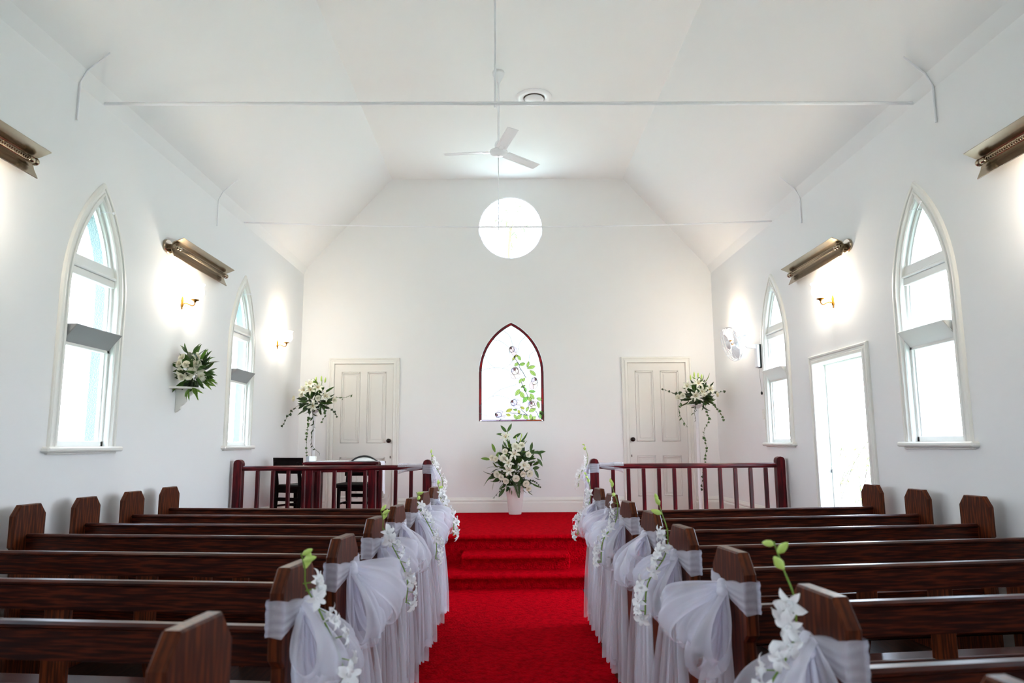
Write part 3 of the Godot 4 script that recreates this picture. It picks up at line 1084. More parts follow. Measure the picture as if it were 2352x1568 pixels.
# ------------------------------------------------------------------ things on the walls
func wall_things() -> void:
	# corbel bracket with the flower arrangement on it
	var o = thing("wall_bracket", "small white scrolled corbel shelf on the left wall", "shelf", Vector3(XL, 1.925, -6.40), PI / 2)
	var s = tool()
	var half = []
	for i in 13:
		var a = PI * i / 12
		half.append(cos(a) * 0.15)
		half.append(sin(a) * 0.20)
	prism(s, v2(half), 0.018, Transform3D(Basis(Vector3.RIGHT, -PI / 2) * Basis.from_scale(Vector3(1, -1, 1)), Vector3(0, -0.018, 0)), 0.003)
	part("shelf_board", made(s), M.trim, o)
	s = tool()
	prism(s, v2([0, -0.018, 0.155, -0.018, 0.150, -0.055, 0.128, -0.075, 0.105, -0.085, 0.098, -0.12, 0.075, -0.15, 0.052, -0.165, 0.045, -0.195, 0.02, -0.215, 0, -0.225]), 0.03, Transform3D(Basis(Vector3(0, 0, 1), Vector3(0, 1, 0), Vector3(-1, 0, 0)), Vector3(0.015, 0, 0)), 0.004)
	part("scroll_bracket", made(s), M.trim, o)
	# wall fan
	var f = thing("wall_fan", "white wall fan with open ring guard on an arm beside the far window", "fan", Vector3(XR, 2.42, -8.34), -PI / 2)
	s = tool()
	bx(s, Vector3(0, 0.0, 0.056), Vector3(0.11, 0.27, 0.032), 0.010)
	part("base_box", made(s), M.metal_white, f)
	s = tool()
	bx(s, Vector3(0, 0.0, 0.021), Vector3(0.112, 0.275, 0.042), 0.004)
	part("wall_plate", made(s), plain(Color(0.10, 0.14, 0.14), 0.6), f)
	s = tool()
	prism(s, v2([0.05, 0.09, 0.05, 0.145, 0.17, 0.145, 0.185, 0.135, 0.19, 0.12, 0.18, 0.105, 0.16, 0.10, 0.10, 0.09]), 0.045, Transform3D(Basis(Vector3(0, 0, 1), Vector3(0, 1, 0), Vector3(-1, 0, 0)), Vector3(0.022, 0, 0)), 0.005)
	part("arm", made(s), M.metal_white, f)
	# head: faces into the room, towards the pews and down
	var axis = Vector3(0.13, -0.32, 0.94).normalized()   # local: x along the wall (towards the viewer is +x on this wall), z into the room
	var hb = facing(axis)
	var head = Transform3D(hb, Vector3(0.02, 0.185, 0.24))
	s = tool()
	lathe(s, [0.0, -0.075, 0.045, -0.075, 0.058, -0.06, 0.062, 0.03, 0.055, 0.075, 0.03, 0.09, 0.0, 0.092], 18, head)
	part("motor", made(s), M.metal_white, f)
	s = tool()
	for r in [[0.205, 0.155], [0.205, 0.125], [0.198, 0.105]]:
		var pts = []
		for i in 33:
			pts.append(head * Vector3(r[0] * cos(TAU * i / 32), r[1], r[0] * sin(TAU * i / 32)))
		tube(s, pts, 0.0045, 6, false)
	for i in 10:
		var c = Vector3(cos(TAU * i / 10), 0, sin(TAU * i / 10))
		tube(s, [head * (c * 0.05 + Vector3(0, 0.07, 0)), head * (c * 0.198 + Vector3(0, 0.10, 0)), head * (c * 0.206 + Vector3(0, 0.14, 0)), head * (c * 0.18 + Vector3(0, 0.17, 0)), head * (c * 0.04 + Vector3(0, 0.175, 0))], 0.0022, 5)
	part("ring_guard", made(s), M.metal_white, f)
	s = tool()
	lathe(s, [0.0, 0.168, 0.05, 0.168, 0.05, 0.182, 0.0, 0.187], 20, head)
	part("hub_badge", made(s), M.metal_white, f)
	for k in 3:
		s = tool()
		var turn = TAU * k / 3 + 0.5
		sheet(s, func(u: float, v: float) -> Vector3:
			var r = 0.03 + 0.155 * u
			var a = turn + (v - 0.5) * (0.75 + 0.55 * sin(PI * u))
			return head * Vector3(r * cos(a), 0.12 + (v - 0.5) * 0.035, r * sin(a)), 6, 5)
		part("blade", made(s), M.metal_white, f)
	# switch, cord pull and socket
	s = tool()
	bx(s, Vector3(0, 0, 0.006), Vector3(0.07, 0.115, 0.012), 0.004)
	bx(s, Vector3(0, 0.02, 0.013), Vector3(0.012, 0.02, 0.008), 0.002)
	single("light_switch", made(s), M.trim, "small white light switch beside the far right window", "switch", Vector3(XR, 1.735, -8.37), -PI / 2)
	s = tool()
	tube(s, [Vector3(0, 0.28, 0.03), Vector3(0, 0.0, 0.012)], 0.0015, 4)
	lathe(s, [0.0, -0.035, 0.010, -0.03, 0.012, -0.01, 0.004, 0.004, 0.0, 0.006], 10, Transform3D(Basis(), Vector3(0, 0, 0.013)))
	single("cord_pull", made(s), M.black, "dark pull knob on a thin cord under the wall fan", "cord pull", Vector3(XR, 2.0, -8.38), -PI / 2)
	s = tool()
	bx(s, Vector3(0, 0, 0.005), Vector3(0.115, 0.07, 0.010), 0.004)
	single("power_socket", made(s), M.trim, "white power socket low on the right wall behind the altar rail", "socket", Vector3(XR, 0.86, -9.55), -PI / 2)


# ------------------------------------------------------------------ table, chairs
func table_and_chairs() -> void:
	var t = thing("altar_table", "dark maroon wooden table with square legs behind the altar rail", "table", Vector3(-1.885, PF, -8.52))
	var s = tool()
	bx(s, Vector3(0, 0.742, 0), Vector3(0.87, 0.026, 0.52), 0.006)
	part("tabletop", made(s), M.maroon_x, t)
	s = tool()
	for e in [-1, 1]:
		bx(s, Vector3(0, 0.685, e * 0.215), Vector3(0.76, 0.088, 0.022), 0.003)
		bx(s, Vector3(e * 0.37, 0.685, 0), Vector3(0.022, 0.088, 0.41), 0.003)
	part("apron", made(s), M.maroon_x, t)
	s = tool()
	bx(s, Vector3(0, 0.365, 0), Vector3(0.085, 0.73, 0.085), 0.005)
	var leg = made(s)
	for e in [[-1, -1], [1, -1], [-1, 1], [1, 1]]:
		part("leg", leg, M.maroon_y, t, Transform3D(Basis(), Vector3(e[0] * 0.36, 0, e[1] * 0.195)))
	# runner
	s = tool()
	s.set_smooth_group(-1)
	var path = [Vector2(-0.452, 0.30), Vector2(-0.447, 0.55), Vector2(-0.443, 0.745), Vector2(-0.432, 0.760), Vector2(0.0, 0.7585), Vector2(0.432, 0.760), Vector2(0.443, 0.745), Vector2(0.447, 0.58), Vector2(0.452, 0.40)]
	sheet(s, func(u: float, v: float) -> Vector3:
		var k = minf(u * 8.0, 7.999)
		var p: Vector2 = path[int(k)].lerp(path[int(k) + 1], k - int(k))
		var hang = clampf(0.74 - p.y, 0, 1)
		return Vector3(p.x + sin(v * 14) * 0.012 * hang * signf(p.x), p.y + hang * 0.25 * (v - 0.5), (v - 0.5) * (0.30 - 0.12 * hang)), 32, 10)
	single("table_runner", made(s), M.linen, "narrow white linen runner draped over both ends of the dark table", "cloth", Vector3(-1.885, PF, -8.52))
	# open book with a dark cover, papers, box
	var b = thing("open_book", "open book with a dark cover lying on the white runner", "book", Vector3(-1.68, PF + 0.762, -8.52), 0.12)
	s = tool()
	sheet(s, func(u: float, v: float) -> Vector3: return Vector3(-0.13 + 0.30 * u, 0.004 + 0.062 * pow(sin(PI * clampf(u * 1.05, 0, 1)), 0.8), (v - 0.5) * 0.2), 14, 2)
	sheet(s, func(u: float, v: float) -> Vector3: return Vector3(-0.11 + 0.28 * u, 0.002 + 0.045 * pow(sin(PI * clampf(u * 1.05, 0, 1)), 0.8), (v - 0.5) * 0.2), 14, 2)
	for e in [-0.1, 0.1]:
		sheet(s, func(u: float, v: float) -> Vector3: return Vector3(lerpf(-0.13, -0.11, v) + lerpf(0.30, 0.28, v) * u, lerpf(0.004, 0.002, v) + lerpf(0.062, 0.045, v) * pow(sin(PI * clampf(u * 1.05, 0, 1)), 0.8), e), 14, 2)
	part("cover", made(s), M.black, b)
	s = tool()
	sheet(s, func(u: float, v: float) -> Vector3: return Vector3(-0.17 + 0.24 * u, 0.003 + 0.058 * pow(u, 1.3), (v - 0.5) * 0.19), 10, 2)
	bx(s, Vector3(0.02, 0.018, 0), Vector3(0.17, 0.034, 0.18), 0.006)
	for e in [-0.094, 0.094]:
		sheet(s, func(u: float, v: float) -> Vector3: return Vector3(-0.105 + 0.27 * u, 0.002 + v * 0.042 * pow(sin(PI * clampf(u * 1.05, 0, 1)), 0.8), e), 14, 2)
	part("pages", made(s), M.paper, b)
	s = tool()
	bx(s, Vector3(0, 0.003, 0), Vector3(0.26, 0.006, 0.19), 0.001)
	single("paper_stack", made(s), M.paper, "flat stack of white papers on the runner in the table's middle", "papers", Vector3(-2.0, PF + 0.761, -8.52), -0.1)
	var c = thing("candle_box", "small white box with a grey side at the table's left end", "box", Vector3(-2.285, PF + 0.761, -8.52), 0.1)
	s = tool()
	bx(s, Vector3(0.015, 0.03, 0), Vector3(0.075, 0.06, 0.07), 0.003)
	part("box_body", made(s), M.paper, c)
	s = tool()
	bx(s, Vector3(-0.040, 0.03, 0), Vector3(0.034, 0.062, 0.06), 0.003)
	part("box_end", made(s), M.flap, c)
	chair(Vector3(-2.57, PF, -9.0), -0.42, "black wooden chair with a broad top rail, standing left of the table", 0.80)
	chair(Vector3(-1.90, PF, -9.27), PI - 0.1, "black wooden chair behind the table, its back to the panelled door", 0.74)


func chair(at: Vector3, turn: float, label: String, high: float) -> void:  # faces local -z
	var o = thing("side_chair", label, "chair", at, turn, "")
	var s = tool()
	bx(s, Vector3(0, 0.445, -0.01), Vector3(0.43, 0.055, 0.42), 0.02)
	part("seat", made(s), M.black_wood, o)
	s = tool()
	bx(s, Vector3(0, 0.40, 0), Vector3(0.38, 0.045, 0.37), 0.004)
	part("seat_frame", made(s), M.black_wood, o)
	for e in [-1, 1]:
		s = tool()
		tube(s, [Vector3(e * 0.175, 0, -0.175), Vector3(e * 0.175, 0.42, -0.165)], [0.019, 0.026], 8)
		part("leg", made(s), M.black_wood, o)
		s = tool()
		tube(s, spline([Vector3(e * 0.175, 0, 0.215), Vector3(e * 0.178, 0.42, 0.175), Vector3(e * 0.178, high - 0.05, 0.225)], 5), [0.018, 0.02, 0.021, 0.023, 0.025, 0.026, 0.025, 0.024, 0.023, 0.022, 0.021], 8)
		part("leg", made(s), M.black_wood, o)
		s = tool()
		tube(s, [Vector3(e * 0.175, 0.22, -0.17), Vector3(e * 0.175, 0.22, 0.195)], 0.013, 8)
		part("stretcher", made(s), M.black_wood, o)
	s = tool()
	sheet(s, func(u: float, v: float) -> Vector3:
		var a = (u - 0.5) * 2
		var y: float = lerpf(high - 0.19, high, v)
		return Vector3(a * 0.215, y, 0.245 - 0.035 * a * a + 0.02 * (v - 0.5)), 12, 4)
	sheet(s, func(u: float, v: float) -> Vector3:
		var a = (u - 0.5) * -2
		var y: float = lerpf(high - 0.19, high, v)
		return Vector3(a * 0.215, y, 0.217 - 0.035 * a * a + 0.02 * (v - 0.5)), 12, 4)
	for v in [0.0, 1.0]:
		sheet(s, func(u: float, w: float) -> Vector3:
			var a = (u - 0.5) * 2
			return Vector3(a * 0.215, lerpf(high - 0.19, high, v), 0.217 + 0.028 * w - 0.035 * a * a + 0.02 * (v - 0.5)), 12, 1)
	for e in [-1, 1]:
		bx(s, Vector3(e * 0.213, high - 0.095, 0.196), Vector3(0.012, 0.19, 0.032), 0.006)
	part("backrest", made(s), M.black_wood, o)
	s = tool()
	bx(s, Vector3(0, 0.22, 0.0), Vector3(0.34, 0.03, 0.02), 0.004)
	bx(s, Vector3(0, 0.30, 0.195), Vector3(0.33, 0.045, 0.018), 0.004)
	part("cross_rail", made(s), M.black_wood, o)


# ------------------------------------------------------------------ outdoors
func outdoors() -> void:
	var s = tool()
	bx(s, Vector3(0, -0.40, -6), Vector3(90, 0.2, 90), 0.0)
	solid("floor_002", made(s), M.grass, "pale open ground outside the chapel")
	var o = thing("garden_tree", "slender sparse tree seen through the round window", "tree", Vector3(0.16, -0.3, -17.0))
	var r = RandomNumberGenerator.new()
	r.seed = 5
	s = tool()
	var tips = []
	tube(s, spline([Vector3(0, 0, 0), Vector3(0.05, 3, 0), Vector3(-0.05, 6.1, 0.1), Vector3(0.02, 7.0, 0)], 4), 0.035, 6)
	for i in 7:
		var y = 6.25 + i * 0.13
		var d = Vector3(r.randf_range(-0.3, 0.3), r.randf_range(0.3, 0.6), r.randf_range(-0.3, 0.3))
		tube(s, spline([Vector3(0, y, 0), Vector3(0, y, 0) + d * 0.5 + Vector3(0, 0.05, 0), Vector3(0, y, 0) + d], 4), 0.011, 5)
		tips.append(Vector3(0, y, 0) + d)
	part("trunk", made(s), plain(Color(0.36, 0.33, 0.20), 0.9), o)
	s = tool()
	for t in tips:
		for k in 7:
			leaf_at(s, t + Vector3(r.randf_range(-0.16, 0.16), r.randf_range(-0.2, 0.12), r.randf_range(-0.1, 0.1)), Vector3(r.randf_range(-1, 1), r.randf_range(-1, 0.3), r.randf_range(-1, 1)), 0.12, 0.04, r.randf() * 6)
	part("foliage", made(s), M.leaf, o)
	for g in [[Vector3(6.6, -0.3, -14.6), "loose pale shrub in the garden seen through the open side door", 11], [Vector3(8.2, -0.3, -16.6), "taller thin shrub further off beyond the open side door", 12]]:
		var p = thing("garden_shrub", g[1], "shrub", g[0])
		r.seed = g[2]
		s = tool()
		var fs = tool()
		for i in 9:
			var d = Vector3(r.randf_range(-0.9, 0.9), r.randf_range(0.7, 2.0), r.randf_range(-0.9, 0.9))
			var line = spline([Vector3.ZERO, d * 0.5 + Vector3(0, 0.25, 0), d], 5)
			tube(s, line, 0.008, 5)
			for k in 14:
				var q: Vector3 = line[2 + r.randi() % (line.size() - 2)]
				leaf_at(fs, q, Vector3(r.randf_range(-1, 1), r.randf_range(-0.6, 0.6), r.randf_range(-1, 1)), 0.09, 0.03, r.randf() * 6)
		part("stem", made(s), M.twig, p)
		part("foliage", made(fs), M.leaf_light, p)


# ------------------------------------------------------------------ flowers
var F := {}


func leaf_at(s: SurfaceTool, base: Vector3, dir: Vector3, length: float, width: float, roll := 0.0, bend := 0.25, rows := 4) -> void:
	var b = facing(dir, roll)
	sheet(s, func(u: float, v: float) -> Vector3:
		var w = width * pow(sin(PI * clampf(0.06 + 0.94 * u, 0.0, 1.0)), 0.8) * 0.5
		var a = (v - 0.5) * 2.0
		return base + b * Vector3(a * w, length * u * (1.0 - 0.12 * bend * u), absf(a) * w * 0.35 - bend * length * u * u), rows, 2)


func ivy_at(s: SurfaceTool, base: Vector3, dir: Vector3, size: float, roll: float) -> void:
	var b = facing(dir, roll)
	var p = [Vector2(0, 0), Vector2(0.30, -0.12), Vector2(0.62, 0.14), Vector2(0.36, 0.38), Vector2(0.40, 0.72), Vector2(0.14, 0.66), Vector2(0, 1.0), Vector2(-0.14, 0.66), Vector2(-0.40, 0.72), Vector2(-0.36, 0.38), Vector2(-0.62, 0.14), Vector2(-0.30, -0.12)]
	s.set_smooth_group(0)
	var mid = base + b * Vector3(0, 0.35 * size, 0.0)
	for i in p.size():
		var q: Vector2 = p[i]
		var r: Vector2 = p[(i + 1) % p.size()]
		tri(s, mid, base + b * Vector3(q.x * size, q.y * size, -0.16 * size * absf(q.x) - 0.1 * size * q.y), base + b * Vector3(r.x * size, r.y * size, -0.16 * size * absf(r.x) - 0.1 * size * r.y))


func petal(s: SurfaceTool, xf: Transform3D, length: float, width: float, lift: float, curl: float, rows := 6, cols := 4) -> void:  # from the middle outwards along local x
	sheet(s, func(u: float, v: float) -> Vector3:
		var a = (v - 0.5) * 2.0
		var w = 0.5 * width * pow(sin(PI * clampf(0.10 + 0.90 * u, 0.0, 1.0)), 0.75)
		return xf * Vector3(length * u * (1.0 - 0.15 * u * u * curl), lift * sin(PI * 0.62 * u) - curl * length * 0.45 * u * u * u + absf(a) * w * 0.35, a * w), rows, cols)


func flower_meshes() -> void:
	var s = tool()
	for k in 6:
		petal(s, Transform3D(Basis(Vector3.UP, TAU * k / 6.0 + (0.06 if k % 2 else 0.0)), Vector3(0, 0.004 if k % 2 else 0.0, 0)), 0.098, 0.036 if k % 2 else 0.030, 0.055, 0.75)
	F.lily = made(s)
	s = tool()
	for k in 6:
		var d = Vector3(cos(k * 1.05) * 0.022, 0.062, sin(k * 1.05) * 0.022)
		tube(s, [Vector3.ZERO, d * 0.5 + Vector3(0, 0.01, 0), d], 0.0012, 4)
		ball(s, d, Vector3(0.006, 0.003, 0.003), 4)
	tube(s, [Vector3.ZERO, Vector3(0.002, 0.075, 0)], 0.0018, 5)
	F.stamens = made(s)
	s = tool()
	for ring in [[2, 0.008, 0.046], [3, 0.017, 0.044], [3, 0.028, 0.036], [5, 0.040, 0.020]]:
		for k in ring[0]:
			var a0: float = TAU * k / ring[0] + ring[1] * 40.0
			sheet(s, func(u: float, v: float) -> Vector3:
				var a = a0 + (v - 0.5) * (TAU / ring[0]) * 1.4
				var r: float = ring[1] * (1.0 + 0.16 * (v - 0.5)) * (0.45 + 0.75 * sin(u * 1.45)) + 0.016 * u * u * u * (ring[1] / 0.038)
				return Vector3(r * cos(a), ring[2] * u * (1.0 - 0.38 * pow(absf(v - 0.5) * 2.0, 2.0)) - 0.006, r * sin(a)), 4, 4)
	F.rose = made(s)
	s = tool()
	lathe(s, [0.0, 0.0, 0.006, 0.006, 0.011, 0.026, 0.012, 0.046, 0.008, 0.070, 0.0, 0.086], 8)
	F.lily_bud = made(s)
	for l in [["leaf", 0.13, 0.042, 0.25], ["leaf_long", 0.17, 0.030, 0.35], ["leaf_round", 0.105, 0.055, 0.2]]:
		s = tool()
		leaf_at(s, Vector3.ZERO, Vector3.UP, l[1], l[2], 0.0, l[3], 5)
		F[l[0]] = made(s)
	# orchid blossom: five petals round a lip
	s = tool()
	for k in 5:
		petal(s, Transform3D(Basis(Vector3.UP, TAU * k / 5.0 + 0.3), Vector3.ZERO), 0.036 if k % 2 else 0.033, 0.022 if k in [1, 3] else 0.014, 0.010, 0.5, 5, 4)
	petal(s, Transform3D(Basis(Vector3.UP, 0.95) * Basis(Vector3.BACK, 0.9), Vector3(0.002, 0.002, 0)), 0.024, 0.016, 0.008, 1.4, 4, 4)
	ball(s, Vector3(0, 0.006, 0), Vector3(0.006, 0.008, 0.006), 5)
	F.orchid = made(s)
	s = tool()
	lathe(s, [0.0, -0.004, 0.004, 0.0, 0.008, 0.010, 0.0075, 0.018, 0.004, 0.028, 0.0, 0.034], 8, Transform3D(Basis(Vector3.RIGHT, 0.3), Vector3.ZERO))
	F.orchid_bud = made(s)


func strand(s: SurfaceTool, pts: Array, size: float, gap: float, r: RandomNumberGenerator, ivy := true) -> void:  # a trailing stem with leaves along it
	var line = spline(pts, 6)
	tube(s, line, 0.0022, 4)
	var run = 0.0
	for i in range(1, line.size()):
		run += line[i].distance_to(line[i - 1])
		if run > gap:
			run = 0.0
			var d: Vector3 = (line[i] - line[i - 1]).normalized()
			var out = Vector3(r.randf_range(-1, 1), r.randf_range(-0.9, 0.4), r.randf_range(-0.2, 1)).normalized()
			var z = size * r.randf_range(0.7, 1.2) * (1.0 - 0.45 * i / line.size())
			if ivy:
				ivy_at(s, line[i], (out + d * 0.5), z, r.randf_range(-0.6, 0.6))
			else:
				leaf_at(s, line[i], out + d * 0.8, z * 1.5, z * 0.6, r.randf() * 6.0)


func bloom(o: Node3D, kind: String, at: Vector3, dir: Vector3, size := 1.0) -> void:
	var xf = Transform3D(facing(dir, rng.randf() * TAU) * Basis.from_scale(Vector3.ONE * size), at)
	var p = part({"rose": "rose", "lily": "lily", "bud": "lily_bud"}[kind], F[{"rose": "rose", "lily": "lily", "bud": "lily_bud"}[kind]], {"rose": M.cream, "lily": M.petal, "bud": M.bud}[kind], o, xf)
	if kind == "lily":
		part("stamens", F.stamens, M.stamen, p)


func foliage(o: Node3D, n: int, c: Vector3, size: Vector3, inner: float, mats: Array, front_only := true) -> void:  # leaves that stand out from the middle in all directions
	for i in n:
		var d = Vector3(rng.randfn(), rng.randfn(), rng.randfn()).normalized()
		if front_only:
			d.z = absf(d.z) * 0.9 - 0.15
		var k = rng.randf_range(inner, 0.92)
		var at = c + d * size * k
		var lean = (d * Vector3(1, 1, 0.7) + Vector3(rng.randf_range(-0.5, 0.5), rng.randf_range(-0.15, 0.5), rng.randf_range(-0.3, 0.4))).normalized()
		var kind: String = ["leaf", "leaf", "leaf_long", "leaf_round"][rng.randi() % 4]
		part("leaf", F[kind], mats[rng.randi() % mats.size()], o, Transform3D(facing(lean, rng.randf() * TAU) * Basis.from_scale(Vector3.ONE * rng.randf_range(0.75, 1.15)), at))


func flowers() -> void:
	flower_meshes()
	var greens = [M.leaf, M.leaf, M.leaf_dark, M.leaf_light]
	# the pot and its tall arrangement
	var at = Vector3(0.135, PF, -9.945)
	var pot = thing("flower_pot", "tall tapered cream ceramic pot on the red platform below the stained glass", "pot", at)
	var s = tool()
	lathe(s, [0.0, 0.0, 0.082, 0.0, 0.087, 0.006, 0.128, 0.36, 0.134, 0.366, 0.136, 0.384, 0.130, 0.388, 0.124, 0.380, 0.120, 0.33, 0.0, 0.33], 32)
	part("body", made(s), M.ceramic, pot)
	var o = thing("flower_arrangement", "large bouquet of white lilies and roses with dark foliage in the cream pot", "flowers", at)
	s = tool()
	for i in 14:
		var a = TAU * i / 14.0
		tube(s, [Vector3(cos(a) * 0.04, 0.31, sin(a) * 0.04), Vector3(cos(a) * 0.10, 0.45, sin(a) * 0.07), Vector3(cos(a) * 0.17, 0.66, sin(a) * 0.10)], 0.004, 5)
	tube(s, [Vector3(0, 0.31, 0), Vector3(-0.03, 0.8, 0.02), Vector3(-0.10, 1.12, 0)], 0.004, 5)
	part("stems", made(s), M.stem, o)
	foliage(o, 170, Vector3(0.0, 0.60, 0.02), Vector3(0.33, 0.34, 0.26), 0.35, [M.leaf, M.leaf_dark, M.leaf_dark, M.leaf])
	foliage(o, 60, Vector3(0.0, 0.58, 0.05), Vector3(0.2, 0.26, 0.14), 0.0, [M.leaf_dark, M.leaf_dark, M.leaf])
	foliage(o, 34, Vector3(-0.02, 0.86, 0.0), Vector3(0.20, 0.18, 0.14), 0.2, [M.leaf, M.leaf, M.leaf_dark, M.leaf_light])
	for l in [[-0.10, 1.12, 0.55, 0.9], [-0.11, 1.11, -0.7, 0.8], [-0.13, 1.06, -0.9, 0.35], [-0.02, 1.03, 0.8, 0.5], [-0.34, 0.74, -1.0, 0.2], [-0.27, 0.84, -0.35, 1.0], [-0.25, 0.72, 0.1, 1.0], [0.22, 0.85, 0.15, 1.0], [0.30, 0.82, 1.0, 0.3], [0.31, 0.75, 0.6, -0.8], [0.27, 0.60, 0.5, -0.9], [0.25, 0.66, 1.0, 0.5]]:
		part("leaf", F.leaf, M.leaf if l[0] > -0.2 else M.leaf_light, o, Transform3D(facing(Vector3(l[2], l[3], 0.25), rng.randf_range(-0.6, 0.6)), Vector3(l[0], l[1], 0.05)))
	var big = func(x: float, y: float) -> Vector3:
		return Vector3(x, y, 0.05 + 0.24 * sqrt(maxf(0.0, 1.0 - pow(x / 0.36, 2) - pow((y - 0.62) / 0.52, 2))))
	for f in [["lily", -0.12, 1.03], ["lily", -0.01, 0.81], ["lily", -0.086, 0.70], ["lily", -0.08, 0.60], ["lily", 0.11, 0.665], ["rose", 0.003, 0.92], ["rose", 0.047, 0.885], ["rose", 0.092, 0.935], ["rose", 0.18, 0.807], ["rose", -0.135, 0.85], ["rose", -0.16, 0.765], ["rose", -0.26, 0.75], ["rose", -0.31, 0.765], ["rose", 0.163, 0.645], ["rose", -0.247, 0.55], ["rose", -0.185, 0.51], ["rose", -0.122, 0.46], ["rose", 0.012, 0.495], ["rose", 0.105, 0.55], ["rose", 0.195, 0.555], ["rose", 0.145, 0.425], ["rose", 0.18, 0.36], ["bud", 0.09, 1.03], ["bud", 0.075, 0.98], ["bud", -0.105, 0.53], ["bud", 0.02, 1.0]]:
		var p: Vector3 = big.call(f[1], f[2])
		var d = Vector3(f[1] * 1.6, (f[2] - 0.62) * 1.2, 0.75)
		bloom(o, f[0], p, d if f[0] != "bud" else Vector3(f[1], 1.0, 0.2), 1.0 if f[0] == "lily" else rng.randf_range(0.62, 0.78))
	s = tool()
	for k in 17:  # fern frond that hangs over the pot's rim
		var u = k / 16.0
		for e in [-1, 1]:
			leaf_at(s, Vector3(0.015 + 0.035 * u, 0.50 - 0.26 * u, 0.15 + 0.02 * sin(u * 3)), Vector3(e * 1.0, -0.55, 0.25), 0.075 * (1.05 - u) + 0.012, 0.016, 0.0, 0.1, 3)
	tube(s, [Vector3(0.0, 0.55, 0.10), Vector3(0.02, 0.47, 0.155), Vector3(0.05, 0.24, 0.165)], 0.002, 4)
	part("fern_frond", made(s), M.leaf, o)
	for st in [[[Vector3(-0.12, 0.40, 0.10), Vector3(-0.2, 0.33, 0.12), Vector3(-0.30, 0.22, 0.10)], 0.03], [[Vector3(0.13, 0.45, 0.10), Vector3(0.24, 0.46, 0.12), Vector3(0.31, 0.41, 0.1), Vector3(0.35, 0.35, 0.08)], 0.032]]:
		s = tool()
		strand(s, st[0], st[1], 0.03, rng)
		part("ivy_strand", made(s), M.leaf_dark, o)
	s = tool()
	for g in [[Vector3(-0.20, 0.52, 0.08), Vector3(-0.34, 0.50, 0.1), Vector3(-0.43, 0.38, 0.08)], [Vector3(-0.20, 0.48, 0.10), Vector3(-0.28, 0.46, 0.12), Vector3(-0.31, 0.32, 0.1)], [Vector3(0.2, 0.82, 0.05), Vector3(0.33, 0.83, 0.05), Vector3(0.38, 0.72, 0.05)]]:
		var line = spline(g, 7)
		for i in line.size() - 1:
			var w: float = 0.022 * sin(PI * (i + 1.0) / line.size())
			var w1: float = 0.022 * sin(PI * (i + 2.0) / line.size()) if i < line.size() - 2 else 0.0
			s.set_smooth_group(0)
			quad(s, line[i] - Vector3(0.3, 1, 0).normalized() * w, line[i + 1] - Vector3(0.3, 1, 0).normalized() * w1, line[i + 1] + Vector3(0.3, 1, 0).normalized() * w1, line[i] + Vector3(0.3, 1, 0).normalized() * w)
	part("grass_blade", made(s), M.leaf, o)
	# two tall stands
	stand(Vector3(-2.565, PF, -9.62), 1.44, "left", [["lily", 0.0, 0.225], ["lily", 0.087, 0.255], ["lily", 0.175, 0.15], ["lily", -0.085, 0.225], ["lily", -0.01, 0.30], ["lily", 0.03, 0.03], ["rose", 0.095, 0.125], ["rose", -0.25, 0.125], ["rose", 0.29, 0.105], ["rose", -0.13, 0.17], ["bud", 0.083, 0.36], ["bud", 0.015, 0.35], ["bud", 0.135, 0.34], ["bud", -0.11, 0.29]],
		[[[-0.12, 0.08, 0.08], [-0.22, 0.0, 0.15], [-0.29, -0.12, 0.22], [-0.33, -0.24, 0.28]], [[0.2, 0.15], [0.32, 0.14], [0.42, 0.14], [0.52, 0.18]], [[0.14, 0.06], [0.22, 0.0], [0.28, -0.04], [0.325, -0.11]], [[0.13, 0.04], [0.165, -0.04], [0.16, -0.10], [0.13, -0.19]], [[0.0, 0.02], [0.01, -0.12], [0.03, -0.24], [0.0, -0.36], [0.02, -0.50], [0.12, -0.60]], [[-0.02, 0.0], [-0.05, -0.2], [-0.06, -0.45], [-0.055, -0.62]]])
	stand(Vector3(2.60, PF, -9.62), 1.47, "right", [["lily", -0.02, 0.255], ["lily", 0.02, 0.15], ["lily", -0.15, 0.225], ["lily", 0.12, 0.18], ["lily", -0.06, 0.10], ["rose", 0.045, 0.125], ["rose", -0.215, 0.105], ["rose", 0.255, 0.125], ["rose", -0.27, 0.09], ["bud", -0.02, 0.36], ["bud", -0.07, 0.32], ["bud", 0.075, 0.33], ["bud", 0.03, 0.35]],
		[[[-0.18, 0.14], [-0.32, 0.15], [-0.46, 0.20]], [[-0.2, 0.06], [-0.26, -0.04], [-0.24, -0.16], [-0.15, -0.31]], [[0.15, 0.14], [0.26, 0.15], [0.37, 0.165]], [[0.14, 0.05], [0.23, -0.02], [0.29, -0.11], [0.345, -0.22]], [[-0.03, 0.02], [-0.06, -0.1], [-0.045, -0.22]], [[0.06, 0.05], [0.11, -0.10], [0.12, -0.24], [0.055, -0.38], [0.08, -0.58], [0.05, -0.72], [0.06, -0.85]], [[0.04, -0.80], [0.01, -0.95], [0.0, -1.12]]])
	# the arrangement on the wall bracket
	o = thing("flower_arrangement", "round arrangement of white roses and leaves on the white wall bracket", "flowers", Vector3(-2.80, 1.925, -6.40))
	s = tool()
	lathe(s, [0.0, 0.0, 0.045, 0.0, 0.05, 0.03, 0.035, 0.06, 0.0, 0.06], 16)
	part("foam_dish", made(s), M.leaf_dark, o)
	foliage(o, 80, Vector3(0.03, 0.15, 0.03), Vector3(0.12, 0.15, 0.13), 0.3, [M.leaf, M.leaf_dark, M.leaf_dark, M.leaf])
